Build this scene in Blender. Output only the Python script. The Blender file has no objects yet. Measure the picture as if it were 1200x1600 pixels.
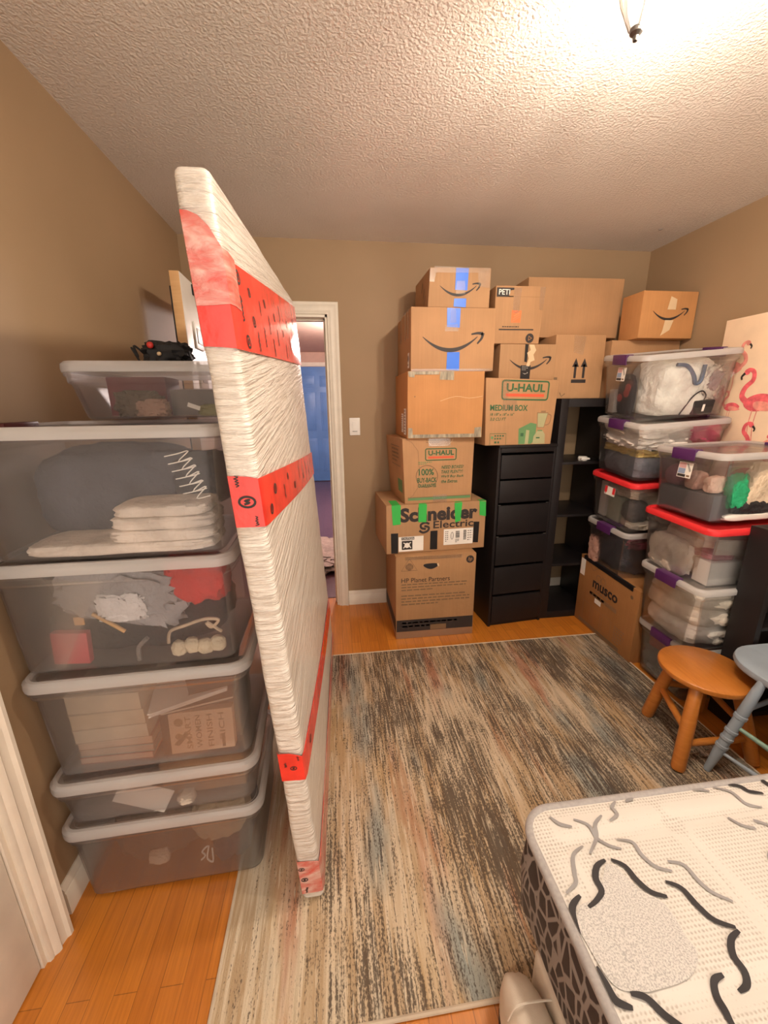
import bpy, bmesh, math, random
from mathutils import Vector, Matrix, noise
random.seed(7)
SC = bpy.context.scene
COL = SC.collection
R = math.radians
T = Matrix.Translation
def RZ(a): return Matrix.Rotation(R(a), 4, 'Z')
def RX(a): return Matrix.Rotation(R(a), 4, 'X')
def RY(a): return Matrix.Rotation(R(a), 4, 'Y')

# ------------------------------------------------------------------ materials
def new_mat(name):
    m = bpy.data.materials.new(name); m.use_nodes = True
    nt = m.node_tree; nt.nodes.clear()
    out = nt.nodes.new('ShaderNodeOutputMaterial')
    return m, nt, out
class N:
    """tiny node helper"""
    def __init__(s, nt): s.nt = nt
    def n(s, t, **kw):
        nd = s.nt.nodes.new('ShaderNode' + t)
        for k, v in kw.items():
            if k.startswith('i_'): nd.inputs[k[2:].replace('_', ' ')].default_value = v
            else: setattr(nd, k, v)
        return nd
    def l(s, a, b): s.nt.links.new(a, b)
    def coord(s, scale=(1, 1, 1), rot=(0, 0, 0), loc=(0, 0, 0)):
        c = s.n('TexCoord'); m = s.n('Mapping')
        m.inputs['Scale'].default_value = scale; m.inputs['Rotation'].default_value = rot; m.inputs['Location'].default_value = loc
        s.l(c.outputs['Object'], m.inputs['Vector']); return m.outputs[0]
    def noise(s, vec, scale=5, detail=3, rough=.5, dist=0):
        t = s.n('TexNoise'); t.inputs['Scale'].default_value = scale; t.inputs['Detail'].default_value = detail
        t.inputs['Roughness'].default_value = rough; t.inputs['Distortion'].default_value = dist
        s.l(vec, t.inputs['Vector']); return t.outputs['Fac']
    def ramp(s, fac, stops, interp='LINEAR'):
        r = s.n('ValToRGB'); cr = r.color_ramp; cr.interpolation = interp
        while len(cr.elements) > 1: cr.elements.remove(cr.elements[-1])
        for i, (p, c) in enumerate(stops):
            e = cr.elements[0] if i == 0 else cr.elements.new(p)
            e.position = p; e.color = (c[0], c[1], c[2], 1) if hasattr(c, '__len__') else (c, c, c, 1)
        s.l(fac, r.inputs[0]); return r.outputs[0]
    def mix(s, fac, a, b, mode='MIX'):
        m = s.n('Mix', data_type='RGBA', blend_type=mode)
        for inp, v in ((m.inputs[0], fac), (m.inputs[6], a), (m.inputs[7], b)):
            if hasattr(v, 'is_output'): s.l(v, inp)
            elif hasattr(v, '__len__'): inp.default_value = (v[0], v[1], v[2], 1)
            else: inp.default_value = v
        return m.outputs[2]
    def math(s, op, a, b=None):
        m = s.n('Math', operation=op)
        for i, v in enumerate((a, b)):
            if v is None: continue
            if hasattr(v, 'is_output'): s.l(v, m.inputs[i])
            else: m.inputs[i].default_value = v
        return m.outputs[0]
    def bump(s, h, strength=.3, dist=.01):
        b = s.n('Bump'); b.inputs['Strength'].default_value = strength; b.inputs['Distance'].default_value = dist
        s.l(h, b.inputs['Height']); return b.outputs[0]
    def bsdf(s, out, col, rough=.6, spec=.5, normal=None, **kw):
        p = s.n('BsdfPrincipled')
        if hasattr(col, 'is_output'): s.l(col, p.inputs['Base Color'])
        else: p.inputs['Base Color'].default_value = (col[0], col[1], col[2], 1)
        if hasattr(rough, 'is_output'): s.l(rough, p.inputs['Roughness'])
        else: p.inputs['Roughness'].default_value = rough
        p.inputs['Specular IOR Level'].default_value = spec
        for k, v in kw.items(): p.inputs[k.replace('_', ' ')].default_value = v
        if normal is not None: s.l(normal, p.inputs['Normal'])
        s.l(p.outputs[0], out.inputs[0]); return p
def mottled(name, col, rough=.6, spec=.4, var=.12, scale=8, bump=0, bscale=60, bdist=.004, stretch=(1, 1, 1), **kw):
    m, nt, out = new_mat(name); n = N(nt)
    v = n.coord(stretch)
    f = n.noise(v, scale, 4)
    c2 = [min(1, c * (1 + var)) for c in col]; c1 = [c * (1 - var) for c in col]
    c = n.ramp(f, [(.3, c1), (.7, c2)])
    nm = n.bump(n.noise(v, bscale, 4), bump, bdist) if bump else None
    n.bsdf(out, c, rough, spec, nm, **kw); return m

MW = {}
def wall_mat():
    m, nt, out = new_mat('taupe_wall_paint'); n = N(nt); v = n.coord()
    c = n.ramp(n.noise(v, 2, 3), [(.3, (.335, .226, .130)), (.7, (.365, .248, .145))])
    n.bsdf(out, c, .62, .3, n.bump(n.noise(v, 220, 3), .12, .002)); return m
def ceiling_mat():
    m, nt, out = new_mat('stippled_ceiling_plaster'); n = N(nt); v = n.coord()
    h1 = n.noise(v, 105, 3, .55); vo = n.n('TexVoronoi', feature='SMOOTH_F1'); vo.inputs['Scale'].default_value = 130; n.l(v, vo.inputs['Vector'])
    h = n.math('ADD', n.ramp(h1, [(.42, 0.), (.62, 1.)]), n.math('MULTIPLY', vo.outputs['Distance'], -.7))
    c = n.ramp(n.noise(v, 3, 2), [(.3, (.74, .68, .61)), (.7, (.79, .73, .66))])
    n.bsdf(out, c, .85, .2, n.bump(h, .5, .004)); return m
def floor_mat(name='honey_oak_strip_floor', a=(.48, .145, .016), b=(.66, .235, .03), gap=(.10, .035, .008), w=.057):
    m, nt, out = new_mat(name); n = N(nt); v = n.coord(rot=(0, 0, R(90)))
    br = n.n('TexBrick', offset=.37, offset_frequency=2)
    br.inputs['Scale'].default_value = 1; br.inputs['Brick Width'].default_value = .75; br.inputs['Row Height'].default_value = w
    br.inputs['Mortar Size'].default_value = .0011; br.inputs['Mortar Smooth'].default_value = .3; br.inputs['Bias'].default_value = 0
    br.inputs['Color1'].default_value = (*a, 1); br.inputs['Color2'].default_value = (*b, 1); br.inputs['Mortar'].default_value = (*gap, 1)
    n.l(v, br.inputs['Vector'])
    g = n.noise(n.coord((90, 4, 1)), 1.5, 4, .6)
    c = n.mix(.45, br.outputs['Color'], n.ramp(g, [(.25, [x * .62 for x in a]), (.75, [min(1, x * 1.12) for x in b])]))
    n.bsdf(out, c, .3, .5, n.bump(br.outputs['Fac'], -.3, .002), Coat_Weight=.25, Coat_Roughness=.15); return m
def rug_mat():
    m, nt, out = new_mat('striped_woven_rug_pile'); n = N(nt)
    base = n.ramp(n.noise(n.coord((22, 1.1, 1)), 1, 3, .6), [(.3, (.64, .52, .37)), (.45, (.46, .33, .20)), (.55, (.68, .57, .42)), (.7, (.38, .30, .21))])
    line = n.noise(n.coord((120, 6.5, 1)), 1, 3, .62)
    spk = n.noise(n.coord((230, 110, 1)), 1, 2, .6)
    zone = n.noise(n.coord((3.6, 1.3, 1), loc=(.45, .2, 0)), 1, 3, .55)
    xg = n.n('SeparateXYZ'); n.l(n.coord(), xg.inputs[0])
    side = n.ramp(n.math('MULTIPLY_ADD', xg.outputs[0], .5), [(0, 0.), (1, 1.)])
    mr = n.n('MapRange'); n.l(xg.outputs[0], mr.inputs[0])
    mr.inputs[1].default_value = -.36; mr.inputs[2].default_value = .12; mr.inputs[3].default_value = .13; mr.inputs[4].default_value = 0.
    dk = n.math('ADD', n.math('MULTIPLY', line, .62), n.math('MULTIPLY', zone, .60))
    dk = n.math('ADD', dk, n.math('MULTIPLY', spk, .46)); dk = n.math('SUBTRACT', dk, mr.outputs[0])
    dmask = n.ramp(dk, [(.80, 0.), (.885, 1.)])
    teal = n.ramp(n.noise(n.coord((5.5, 1.5, 1), loc=(3.1, 1.7, 0)), 1, 3), [(.54, 0.), (.66, 1.)])
    rust = n.ramp(n.noise(n.coord((9, 1.2, 1), loc=(7.3, 4.1, 0)), 1, 3), [(.58, 0.), (.7, 1.)])
    gold = n.ramp(n.noise(n.coord((6, 1.6, 1), loc=(1.3, 9.1, 0)), 1, 3), [(.52, 0.), (.66, 1.)])
    c = n.mix(n.math('MULTIPLY', gold, .6), base, (.50, .33, .16))
    teal = n.math('MULTIPLY', teal, n.math('SUBTRACT', 1., n.math('MULTIPLY', mr.outputs[0], 7.)))
    c = n.mix(n.math('MULTIPLY', teal, .75), c, (.25, .31, .31))
    c = n.mix(n.math('MULTIPLY', rust, .68), c, (.42, .16, .09))
    c = n.mix(n.math('MULTIPLY', dmask, .85), c, (.07, .052, .042))
    cream = n.ramp(n.noise(n.coord((130, 9, 1), loc=(2, 2, 0)), 1, 2), [(.6, 0.), (.68, 1.)])
    c = n.mix(n.math('MULTIPLY', cream, .6), c, (.76, .66, .50))
    n.bsdf(out, c, .95, .1, n.bump(n.math('ADD', line, spk), .6, .004)); return m
def clear_mat(name, tint=(.95, .95, .96), haze=.10, hcol=(.8, .8, .82), gloss=.07, rough=.12):
    """thin clear plastic: mostly lets light straight through, a little milky and glossy"""
    m, nt, out = new_mat(name); n = N(nt)
    tr = n.n('BsdfTransparent'); tr.inputs[0].default_value = (*tint, 1)
    d = n.n('BsdfDiffuse'); d.inputs[0].default_value = (*hcol, 1)
    tl = n.n('BsdfTranslucent'); tl.inputs[0].default_value = (*hcol, 1)
    dm = n.n('MixShader'); dm.inputs[0].default_value = .5; n.l(d.outputs[0], dm.inputs[1]); n.l(tl.outputs[0], dm.inputs[2])
    a = n.n('MixShader'); a.inputs[0].default_value = haze; n.l(tr.outputs[0], a.inputs[1]); n.l(dm.outputs[0], a.inputs[2])
    g = n.n('BsdfGlossy'); g.inputs['Roughness'].default_value = rough
    lw = n.n('LayerWeight'); lw.inputs[0].default_value = .25
    f = n.math('ADD', n.math('MULTIPLY', lw.outputs['Fresnel'], .6), gloss * .3)
    b = n.n('MixShader'); n.l(f, b.inputs[0]); n.l(a.outputs[0], b.inputs[1]); n.l(g.outputs[0], b.inputs[2])
    n.l(b.outputs[0], out.inputs[0]); return m
def wrap_mat():
    m, nt, out = new_mat('white_stretch_wrap'); n = N(nt)
    v = n.coord((1, 1, 1), rot=(R(-9), 0, 0))
    mp = n.n('Mapping'); mp.inputs['Scale'].default_value = (10, 3.4, 84); n.l(v, mp.inputs[0])
    h = n.noise(mp.outputs[0], 1, 4, .6, .4)
    h2 = n.noise(n.coord((1, 1, 1)), 9, 4)
    c = n.ramp(h, [(.3, (.66, .58, .49)), (.55, (.82, .76, .68))])  # creases darker: wrap layers, with wrinkle shading put into the colour
    n.bsdf(out, c, .32, .5, n.bump(n.math('ADD', h, n.math('MULTIPLY', h2, .6)), 1., .017), Coat_Weight=.25, Coat_Roughness=.2); return m
def card_mat(name, col):
    m, nt, out = new_mat(name); n = N(nt); v = n.coord()
    f = n.noise(v, 5, 4); f2 = n.noise(n.coord((170, 170, 3)), 1, 2)
    c = n.ramp(f, [(.3, [x * .9 for x in col]), (.7, [min(1, x * 1.08) for x in col])])
    c = n.mix(.12, c, n.ramp(f2, [(.35, [x * .7 for x in col]), (.65, [min(1, x * 1.2) for x in col])]))
    n.bsdf(out, c, .7, .25, n.bump(n.noise(v, 14, 4), .35, .006)); return m
def wood_mat(name, a, b, rough=.35, stretch=(3, 3, 26)):
    m, nt, out = new_mat(name); n = N(nt)
    f = n.noise(n.coord(stretch), 1.6, 4, .55, 1.2)
    c = n.ramp(f, [(.3, a), (.7, b)])
    n.bsdf(out, c, rough, .45, n.bump(f, .1, .003), Coat_Weight=.2); return m
def bedtop_mat(name, col, col2, dots=True):
    m, nt, out = new_mat(name); n = N(nt); v = n.coord()
    if dots:
        vo = n.n('TexVoronoi'); vo.inputs['Scale'].default_value = 125; vo.inputs['Randomness'].default_value = .08; n.l(v, vo.inputs['Vector'])
        h = n.ramp(vo.outputs['Distance'], [(.12, 0.), (.42, 1.)])
        c = n.mix(h, col2, col)
    else:
        h = n.noise(v, 330, 3, .6); c = n.ramp(h, [(.38, col2), (.56, col)])
    n.bsdf(out, c, .8, .25, n.bump(h, .5, .003)); return m
def bedside_mat():
    m, nt, out = new_mat('black_floral_border_fabric'); n = N(nt); v = n.coord((1, 1.25, .8))
    vo = n.n('TexVoronoi', feature='DISTANCE_TO_EDGE'); vo.inputs['Scale'].default_value = 25; n.l(v, vo.inputs['Vector'])
    line = n.ramp(vo.outputs['Distance'], [(.07, 1.), (.115, 0.)])
    c = n.mix(line, (.045, .034, .034), (.28, .255, .24))
    n.bsdf(out, c, .6, .4, n.bump(line, .4, .003)); return m
def emit_mat(name, col, s):
    m, nt, out = new_mat(name); n = N(nt); e = n.n('Emission'); e.inputs[0].default_value = (*col, 1); e.inputs[1].default_value = s
    n.l(e.outputs[0], out.inputs[0]); return m
def plain(name, col, rough=.5, spec=.5, **kw): return mottled(name, col, rough, spec, .05, 12, **kw)

def pale_tape_mat():
    m, nt, out = new_mat('red_tape_under_wrap'); n = N(nt)
    f = n.noise(n.coord((14, 5, 30)), 1, 4, .6, .5)
    c = n.ramp(f, [(.32, (.66, .07, .05)), (.5, (.66, .22, .18)), (.68, (.76, .50, .43))])  # pale streaks: white wrap over red, with its sheen put into the colour
    n.bsdf(out, c, .25, .5, n.bump(f, .7, .01), Coat_Weight=.5, Coat_Roughness=.12); return m
M = dict(
 wall=wall_mat(), ceil=ceiling_mat(), floor=floor_mat(), rug=rug_mat(),
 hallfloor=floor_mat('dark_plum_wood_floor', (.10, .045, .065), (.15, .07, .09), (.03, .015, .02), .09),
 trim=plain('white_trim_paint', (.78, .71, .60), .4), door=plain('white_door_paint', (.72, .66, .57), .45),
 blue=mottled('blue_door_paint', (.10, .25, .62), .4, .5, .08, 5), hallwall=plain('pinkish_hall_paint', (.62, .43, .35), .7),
 clear=clear_mat('clear_bin_plastic', (.985, .985, .99), .03, (.9, .9, .92), .05), frost=clear_mat('frosted_bin_plastic', (.98, .975, .975), .062, (.86, .84, .84), .04, .25),
 lid=clear_mat('milky_lid_plastic', (.985, .985, .985), .12, (.92, .90, .90), .06, .2), lidfrost=clear_mat('milky_grey_lid_plastic', (.975, .97, .97), .18, (.88, .85, .82), .05, .3),
 rim=clear_mat('white_lid_rim_plastic', (.97, .97, .97), .55, (.95, .93, .91), .06, .25),
 redlid=plain('red_lid_plastic', (.72, .03, .035), .35), purple=plain('purple_latch_plastic', (.085, .02, .11), .3),
 maroonlatch=plain('dark_red_latch_plastic', (.10, .02, .02), .4),
 wrap=wrap_mat(), tape=mottled('red_printed_tape', (.80, .045, .03), .22, .6, .2, 14, .3, 40, .004), tapepale=pale_tape_mat(),
 ink=plain('black_printing_ink', (.03, .022, .02), .6), black=plain('black_brown_laminate', (.012, .0095, .010), .42, .35),
 blackmatte=plain('matte_black', (.012, .011, .012), .7), 
 card=card_mat('tan_cardboard', (.455, .255, .125)), card2=card_mat('orange_tan_cardboard', (.52, .25, .095)), card3=card_mat('brown_cardboard', (.39, .215, .10)), card4=card_mat('dark_brown_cardboard', (.36, .17, .06)), card5=card_mat('greyish_tan_cardboard', (.42, .243, .122)),
 bluetape=plain('blue_packing_tape', (.03, .17, .78), .35), greentape=plain('green_masking_tape', (.035, .45, .07), .5), blacktape=plain('black_tape', (.012, .011, .012), .35), tantape=plain('tan_paper_tape', (.68, .50, .30), .45), greytape=mottled('grey_strapping_tape', (.30, .25, .17), .35, .5, .5, 60, stretch=(1, 1, .25)),
 cleartape=clear_mat('clear_packing_tape', (.995, .99, .985), .02, (.95, .92, .88), .25, .12),
 white=plain('white_paper', (.84, .80, .73), .6), green=plain('dark_green_ink', (.035, .12, .045), .6), green2=plain('mid_green_ink', (.12, .26, .10), .6), redink=plain('red_orange_ink', (.70, .10, .04), .6), orange=plain('orange_ink', (.85, .20, .06), .6), tanink=plain('brown_ink', (.20, .12, .06), .6), palegreen=plain('pale_green_ink', (.40, .38, .20), .6), brown2=plain('faded_brown_ink', (.28, .16, .075), .6),
 pine=wood_mat('orange_pine_wood', (.46, .155, .025), (.56, .21, .04), .3), birch=wood_mat('bare_birch_wood', (.66, .38, .17), (.74, .46, .22), .5),
 bluegrey=plain('blue_grey_paint', (.30, .36, .42), .5), greenpaint=plain('grey_green_paint', (.22, .36, .29), .5),
 bedtop=bedtop_mat('white_knit_ticking', (.70, .67, .62), (.50, .46, .41)), bedspk=bedtop_mat('speckled_grey_ticking', (.68, .66, .63), (.42, .41, .40), False), beddark=plain('charcoal_woven_scroll', (.035, .032, .034), .8), bedgrey=plain('silver_woven_scroll', (.30, .29, .29), .7),
 bedside=bedside_mat(), piping=mottled('grey_edge_binding', (.38, .36, .35), .75, .3, .1, 120), linen=mottled('off_white_linen', (.68, .60, .50), .85, .2, .06, 20, .3, 400, .002),
 metal=plain('brushed_nickel', (.55, .52, .48), .3, .5, Metallic=1.0), bulb=emit_mat('lit_bulb', (1., .86, .71), 600), bulb2=emit_mat('lit_bulb_dimmer', (1., .86, .71), 500),
 glass=clear_mat('clear_glass', (.98, .98, .98), .03, (.9, .9, .9), .3, .03),
 offwhite=plain('off_white_plastic', (.78, .74, .68), .35), shade=plain('mid_grey_plastic', (.35, .33, .3), .4),  # plain mid grey for small fittings and label print
 canvas=plain('peach_canvas', (.90, .68, .47), .7), flam=mottled('flamingo_pink', (.82, .13, .15), .7, .3, .35, 30), flam2=mottled('flamingo_coral', (.80, .30, .24), .7, .3, .25, 30),
)
_fab = {}
def fab(c, rough=.85, bump=.8):
    k = tuple(c)
    if k not in _fab: _fab[k] = mottled('fabric_%02d' % len(_fab), c, rough, .25, .18, 14, bump, 24, .022)
    return _fab[k]

# ------------------------------------------------------------------ geometry
class G:
    def __init__(s): s.v = []; s.f = []; s.m = []; s.mats = []
    def mi(s, mat):
        mat = M[mat] if isinstance(mat, str) else mat
        if mat not in s.mats: s.mats.append(mat)
        return s.mats.index(mat)
    def add(s, vs, fs, mat, X=None):
        o = len(s.v); k = s.mi(mat)
        s.v += [tuple(X @ Vector(p)) if X else tuple(p) for p in vs]
        s.f += [tuple(i + o for i in f) for f in fs]; s.m += [k] * len(fs)
        return s
    def bm(s, b, mat, X=None):
        b.verts.index_update(); s.add([v.co.copy() for v in b.verts], [[v.index for v in f.verts] for f in b.faces], mat, X); b.free(); return s
    def hexa(s, c, mat, bev=0, X=None, cuts=0, seg=2):
        """c: 8 corners, index = x + 2y + 4z"""
        b = bmesh.new(); vs = [b.verts.new(p) for p in c]
        for f in ((0, 2, 3, 1), (4, 5, 7, 6), (0, 1, 5, 4), (1, 3, 7, 5), (3, 2, 6, 7), (2, 0, 4, 6)): b.faces.new([vs[i] for i in f])
        if bev: bmesh.ops.bevel(b, geom=b.edges[:], offset=bev, segments=seg, profile=.6, affect='EDGES', clamp_overlap=True)
        return s.bm(b, mat, X)
    def box(s, a, c, mat, bev=0, X=None, seg=2):
        return s.hexa([((a, c)[i & 1][0], (a, c)[i >> 1 & 1][1], (a, c)[i >> 2 & 1][2]) for i in range(8)], mat, bev, X, 0, seg)
    def loft(s, rings, mat, cap0=True, cap1=True, X=None):
        n = len(rings[0]); vs = [p for r in rings for p in r]; fs = []
        for i in range(len(rings) - 1):
            for j in range(n):
                k = (j + 1) % n; fs.append((i * n + j, i * n + k, (i + 1) * n + k, (i + 1) * n + j))
        if cap0: fs.append(tuple(range(n - 1, -1, -1)))
        if cap1: fs.append(tuple((len(rings) - 1) * n + j for j in range(n)))
        return s.add(vs, fs, mat, X)
    def tube(s, pts, r, mat, n=10, X=None):
        pts = [Vector(p) for p in pts]; rings = []; up = None
        for i, p in enumerate(pts):
            d = (pts[min(i + 1, len(pts) - 1)] - pts[max(i - 1, 0)]).normalized()
            if up is None: up = Vector((0, 0, 1)) if abs(d.z) < .9 else Vector((1, 0, 0))
            a = d.cross(up).normalized(); b = a.cross(d).normalized(); up = b
            rr_ = r[i] if hasattr(r, '__len__') else r
            rings.append([p + a * (rr_ * math.cos(2 * math.pi * j / n)) + b * (rr_ * math.sin(2 * math.pi * j / n)) for j in range(n)])
        return s.loft(rings, mat, X=X)
    def lathe(s, prof, mat, n=28, X=None):
        return s.loft([[(r * math.cos(2 * math.pi * j / n), r * math.sin(2 * math.pi * j / n), z) for j in range(n)] for r, z in prof], mat, X=X)
    def build(s, name, parent=None, X=None, ang=38):
        me = bpy.data.meshes.new(name); me.from_pydata(s.v, [], s.f)
        for mt in s.mats: me.materials.append(mt)
        me.polygons.foreach_set('material_index', s.m)
        me.polygons.foreach_set('use_smooth', [True] * len(s.f)); me.update()
        me.set_sharp_from_angle(angle=R(ang))
        o = bpy.data.objects.new(name, me); COL.objects.link(o)
        if parent: o.parent = parent
        if X is not None: o.matrix_local = X
        return o
def rr(w, d, r, z, n=5, cx=0, cy=0):
    out = []
    for qx, qy, a0 in ((1, 1, 0), (-1, 1, 90), (-1, -1, 180), (1, -1, 270)):
        for i in range(n + 1):
            a = R(a0 + 90 * i / n); out.append((cx + qx * (w / 2 - r) + r * math.cos(a), cy + qy * (d / 2 - r) + r * math.sin(a), z))
    return out
def blob_geo(size, seed=0, amp=.12, freq=2.5, k=3.2, flat=True, cuts=9):
    b = bmesh.new(); bmesh.ops.create_cube(b, size=2)
    bmesh.ops.subdivide_edges(b, edges=b.edges[:], cuts=cuts, use_grid_fill=True)
    sv = Vector((seed * 3.7, seed * 1.9, seed * 7.1))
    for v in b.verts:
        p = v.co; l = (abs(p.x) ** k + abs(p.y) ** k + abs(p.z) ** k) ** (1 / k); q = p / l
        nz = noise.fractal(q * freq + sv, .8, 2.1, 4) + .5 * (1 - abs(noise.noise(q * freq * 1.7 + sv * 1.3)) * 2.4)
        q = q * (1 + amp * (nz - .35))
        z = q.z
        if flat and z < -.86: z = -.86
        z = min(z, 1.); q.x = max(-1, min(1, q.x)); q.y = max(-1, min(1, q.y))
        v.co = Vector((q.x * size[0] / 2, q.y * size[1] / 2, (z + (.86 if flat else 1)) * size[2] / (1.86 if flat else 2)))
    return b
def text_geo(s, bold=0., shear=0.):
    cu = bpy.data.curves.new('lettering', 'FONT'); cu.body = s; cu.resolution_u = 3; cu.offset = bold; cu.shear = shear
    o = bpy.data.objects.new('lettering', cu); me = bpy.data.meshes.new_from_object(o)
    vs = [(v.co.x, v.co.y) for v in me.vertices]; fs = [tuple(p.vertices) for p in me.polygons]
    bpy.data.objects.remove(o); bpy.data.curves.remove(cu); bpy.data.meshes.remove(me)
    return vs, fs
class Face:
    """printing on a (possibly skewed) planar face: u to the right, v up, in metres from the lower left corner"""
    def __init__(s, g, p00, p10, p01, p11, w, h):
        s.g = g; s.p = [Vector(p) for p in (p00, p10, p01, p11)]; s.w = w; s.h = h
        s.n = (s.p[1] - s.p[0]).cross(s.p[2] - s.p[0]).normalized()
    def at(s, u, v, off=.0009):
        a, b = u / s.w, v / s.h; p = s.p
        return p[0] * (1 - a) * (1 - b) + p[1] * a * (1 - b) + p[2] * (1 - a) * b + p[3] * a * b + s.n * off
    def poly(s, pts, mat, off=.0009):
        s.g.add([s.at(u, v, off) for u, v in pts], [tuple(range(len(pts)))], mat)
    def rect(s, u0, v0, u1, v1, mat, off=.0009, rot=0):
        cu, cv = (u0 + u1) / 2, (v0 + v1) / 2; c, d = math.cos(R(rot)), math.sin(R(rot))
        s.poly([(cu + (u - cu) * c - (v - cv) * d, cv + (u - cu) * d + (v - cv) * c) for u, v in ((u0, v0), (u1, v0), (u1, v1), (u0, v1))], mat, off)
    def text(s, t, u0, v0, u1, v1, mat, bold=0., shear=0., rot=0, off=.0011):
        vs, fs = text_geo(t, bold, shear)
        x0 = min(a for a, b in vs); x1 = max(a for a, b in vs); y0 = min(b for a, b in vs); y1 = max(b for a, b in vs)
        W, H = (u1 - u0, v1 - v0) if abs(rot) != 90 else (v1 - v0, u1 - u0)
        cu, cv = (u0 + u1) / 2, (v0 + v1) / 2; c, d = math.cos(R(rot)), math.sin(R(rot)); P = []
        for a, b in vs:
            x = ((a - x0) / (x1 - x0) - .5) * W; y = ((b - y0) / (y1 - y0) - .5) * H
            P.append(s.at(cu + x * c - y * d, cv + x * d + y * c, off))
        s.g.add(P, fs, mat)
    def stroke(s, pts, wd, mat, off=.001, sub=4, closed=False):
        q = smooth2(pts, sub, closed); n = len(q); L = []; Rr = []
        for i in range(n):
            a = q[(i - 1) % n] if closed or i else q[0]; b = q[(i + 1) % n] if closed or i < n - 1 else q[-1]
            dx, dy = b[0] - a[0], b[1] - a[1]; l = math.hypot(dx, dy) or 1
            w = (wd(i / max(1, n - 1)) if callable(wd) else wd) / 2
            L.append((q[i][0] - dy / l * w, q[i][1] + dx / l * w)); Rr.append((q[i][0] + dy / l * w, q[i][1] - dx / l * w))
        vs = [s.at(*p, off) for p in L] + [s.at(*p, off) for p in Rr]
        fs = [(i, n + i, n + i + 1, i + 1) for i in range(n - 1)] + ([(n - 1, 2 * n - 1, n, 0)] if closed else [])
        s.g.add(vs, fs, mat)
    def ring(s, cu, cv, r, w, mat, n=28, ry=None):
        ry = ry or r
        s.stroke([(cu + r * math.cos(2 * math.pi * i / n), cv + ry * math.sin(2 * math.pi * i / n)) for i in range(n)], w, mat, sub=1, closed=True)
    def disc(s, cu, cv, r, mat, n=24, off=.0009, ry=None):
        ry = ry or r
        s.poly([(cu + r * math.cos(2 * math.pi * i / n), cv + ry * math.sin(2 * math.pi * i / n)) for i in range(n)], mat, off)
    def lines(s, u0, v0, u1, v1, rows, mat, fill=.45, seed=1):
        """rows of print too small to read"""
        rnd = random.Random(seed); dv = (v1 - v0) / rows
        for i in range(rows):
            v = v1 - (i + .72) * dv; u = u0; end = u1 - (rnd.random() * .12 if i < rows - 1 else .4 * rnd.random() + .2) * (u1 - u0)
            while u < end:
                l = (.02 + .05 * rnd.random()) * (u1 - u0) + dv * .5
                s.rect(u, v, min(u + l, end), v + dv * fill, mat); u += l + dv * .35
    def slab(s, u0, v0, u1, v1, mat, g=None, th=.0012, off=.0013, rag=0, seed=0):
        """a real thin strip (tape, label) lying on the face"""
        rnd = random.Random(seed); j = lambda: (rnd.random() - .5) * rag
        q = [(u0 + j(), v0 + j()), (u1 + j(), v0 + j()), (u0 + j(), v1 + j()), (u1 + j(), v1 + j())]
        lo = [s.at(*p, off) for p in q]; hi = [s.at(*p, off + th) for p in q]
        c = [hi[0], hi[1], lo[0], lo[1], hi[2], hi[3], lo[2], lo[3]]
        (g or s.g).hexa(c, mat)
def smooth2(pts, sub=4, closed=False):
    if sub <= 1: return list(pts)
    n = len(pts); out = []
    for i in range(n if closed else n - 1):
        p0 = pts[(i - 1) % n] if closed or i else pts[0]; p1 = pts[i]; p2 = pts[(i + 1) % n]; p3 = pts[(i + 2) % n] if closed or i + 2 < n else pts[-1]
        for k in range(sub):
            t = k / sub
            out.append(tuple(.5 * (2 * p1[d] + (p2[d] - p0[d]) * t + (2 * p0[d] - 5 * p1[d] + 4 * p2[d] - p3[d]) * t * t + (3 * p1[d] - p0[d] - 3 * p2[d] + p3[d]) * t ** 3) for d in range(len(p1))))
    if not closed: out.append(tuple(pts[-1]))
    return out
def tag(o, label=None, cat=None, group=None, kind=None):
    for k, v in (('label', label), ('category', cat), ('group', group), ('kind', kind)):
        if v: o[k] = v
    return o
def thing(name, label, cat, X=None, group=None):
    o = bpy.data.objects.new(name, None); COL.objects.link(o); o.empty_display_size = .05
    if X is not None: o.matrix_world = X
    return tag(o, label, cat, group)
def struct(g, name, label=None, parent=None):
    o = g.build(name, parent)
    if not parent: tag(o, label, None, None, 'structure'); o['category'] = name.split('_')[0]
    return o

# ------------------------------------------------------------------ camera
RX0, D0, XL, XR, ZC = 1.4683, 2.767, -.856, 2.154, 2.44
cam = bpy.data.cameras.new('camera'); cam.sensor_fit = 'AUTO'; cam.sensor_width = 36; cam.lens = 620.12 / 1600 * 36; cam.clip_start = .02
co = bpy.data.objects.new('camera', cam); COL.objects.link(co)
th, ph, ro = R(15.0568), R(6.9391), R(.62553)
fw = Vector((math.sin(ph) * math.cos(th), math.cos(ph) * math.cos(th), -math.sin(th)))
r0 = Vector((math.cos(ph), -math.sin(ph), 0)); d0 = fw.cross(r0)
cr_ = r0 * math.cos(ro) + d0 * math.sin(ro); cd = -r0 * math.sin(ro) + d0 * math.cos(ro)
co.matrix_world = Matrix(((cr_.x, -cd.x, -fw.x, 0), (cr_.y, -cd.y, -fw.y, 0), (cr_.z, -cd.z, -fw.z, RX0), (0, 0, 0, 1)))
SC.camera = co

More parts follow.
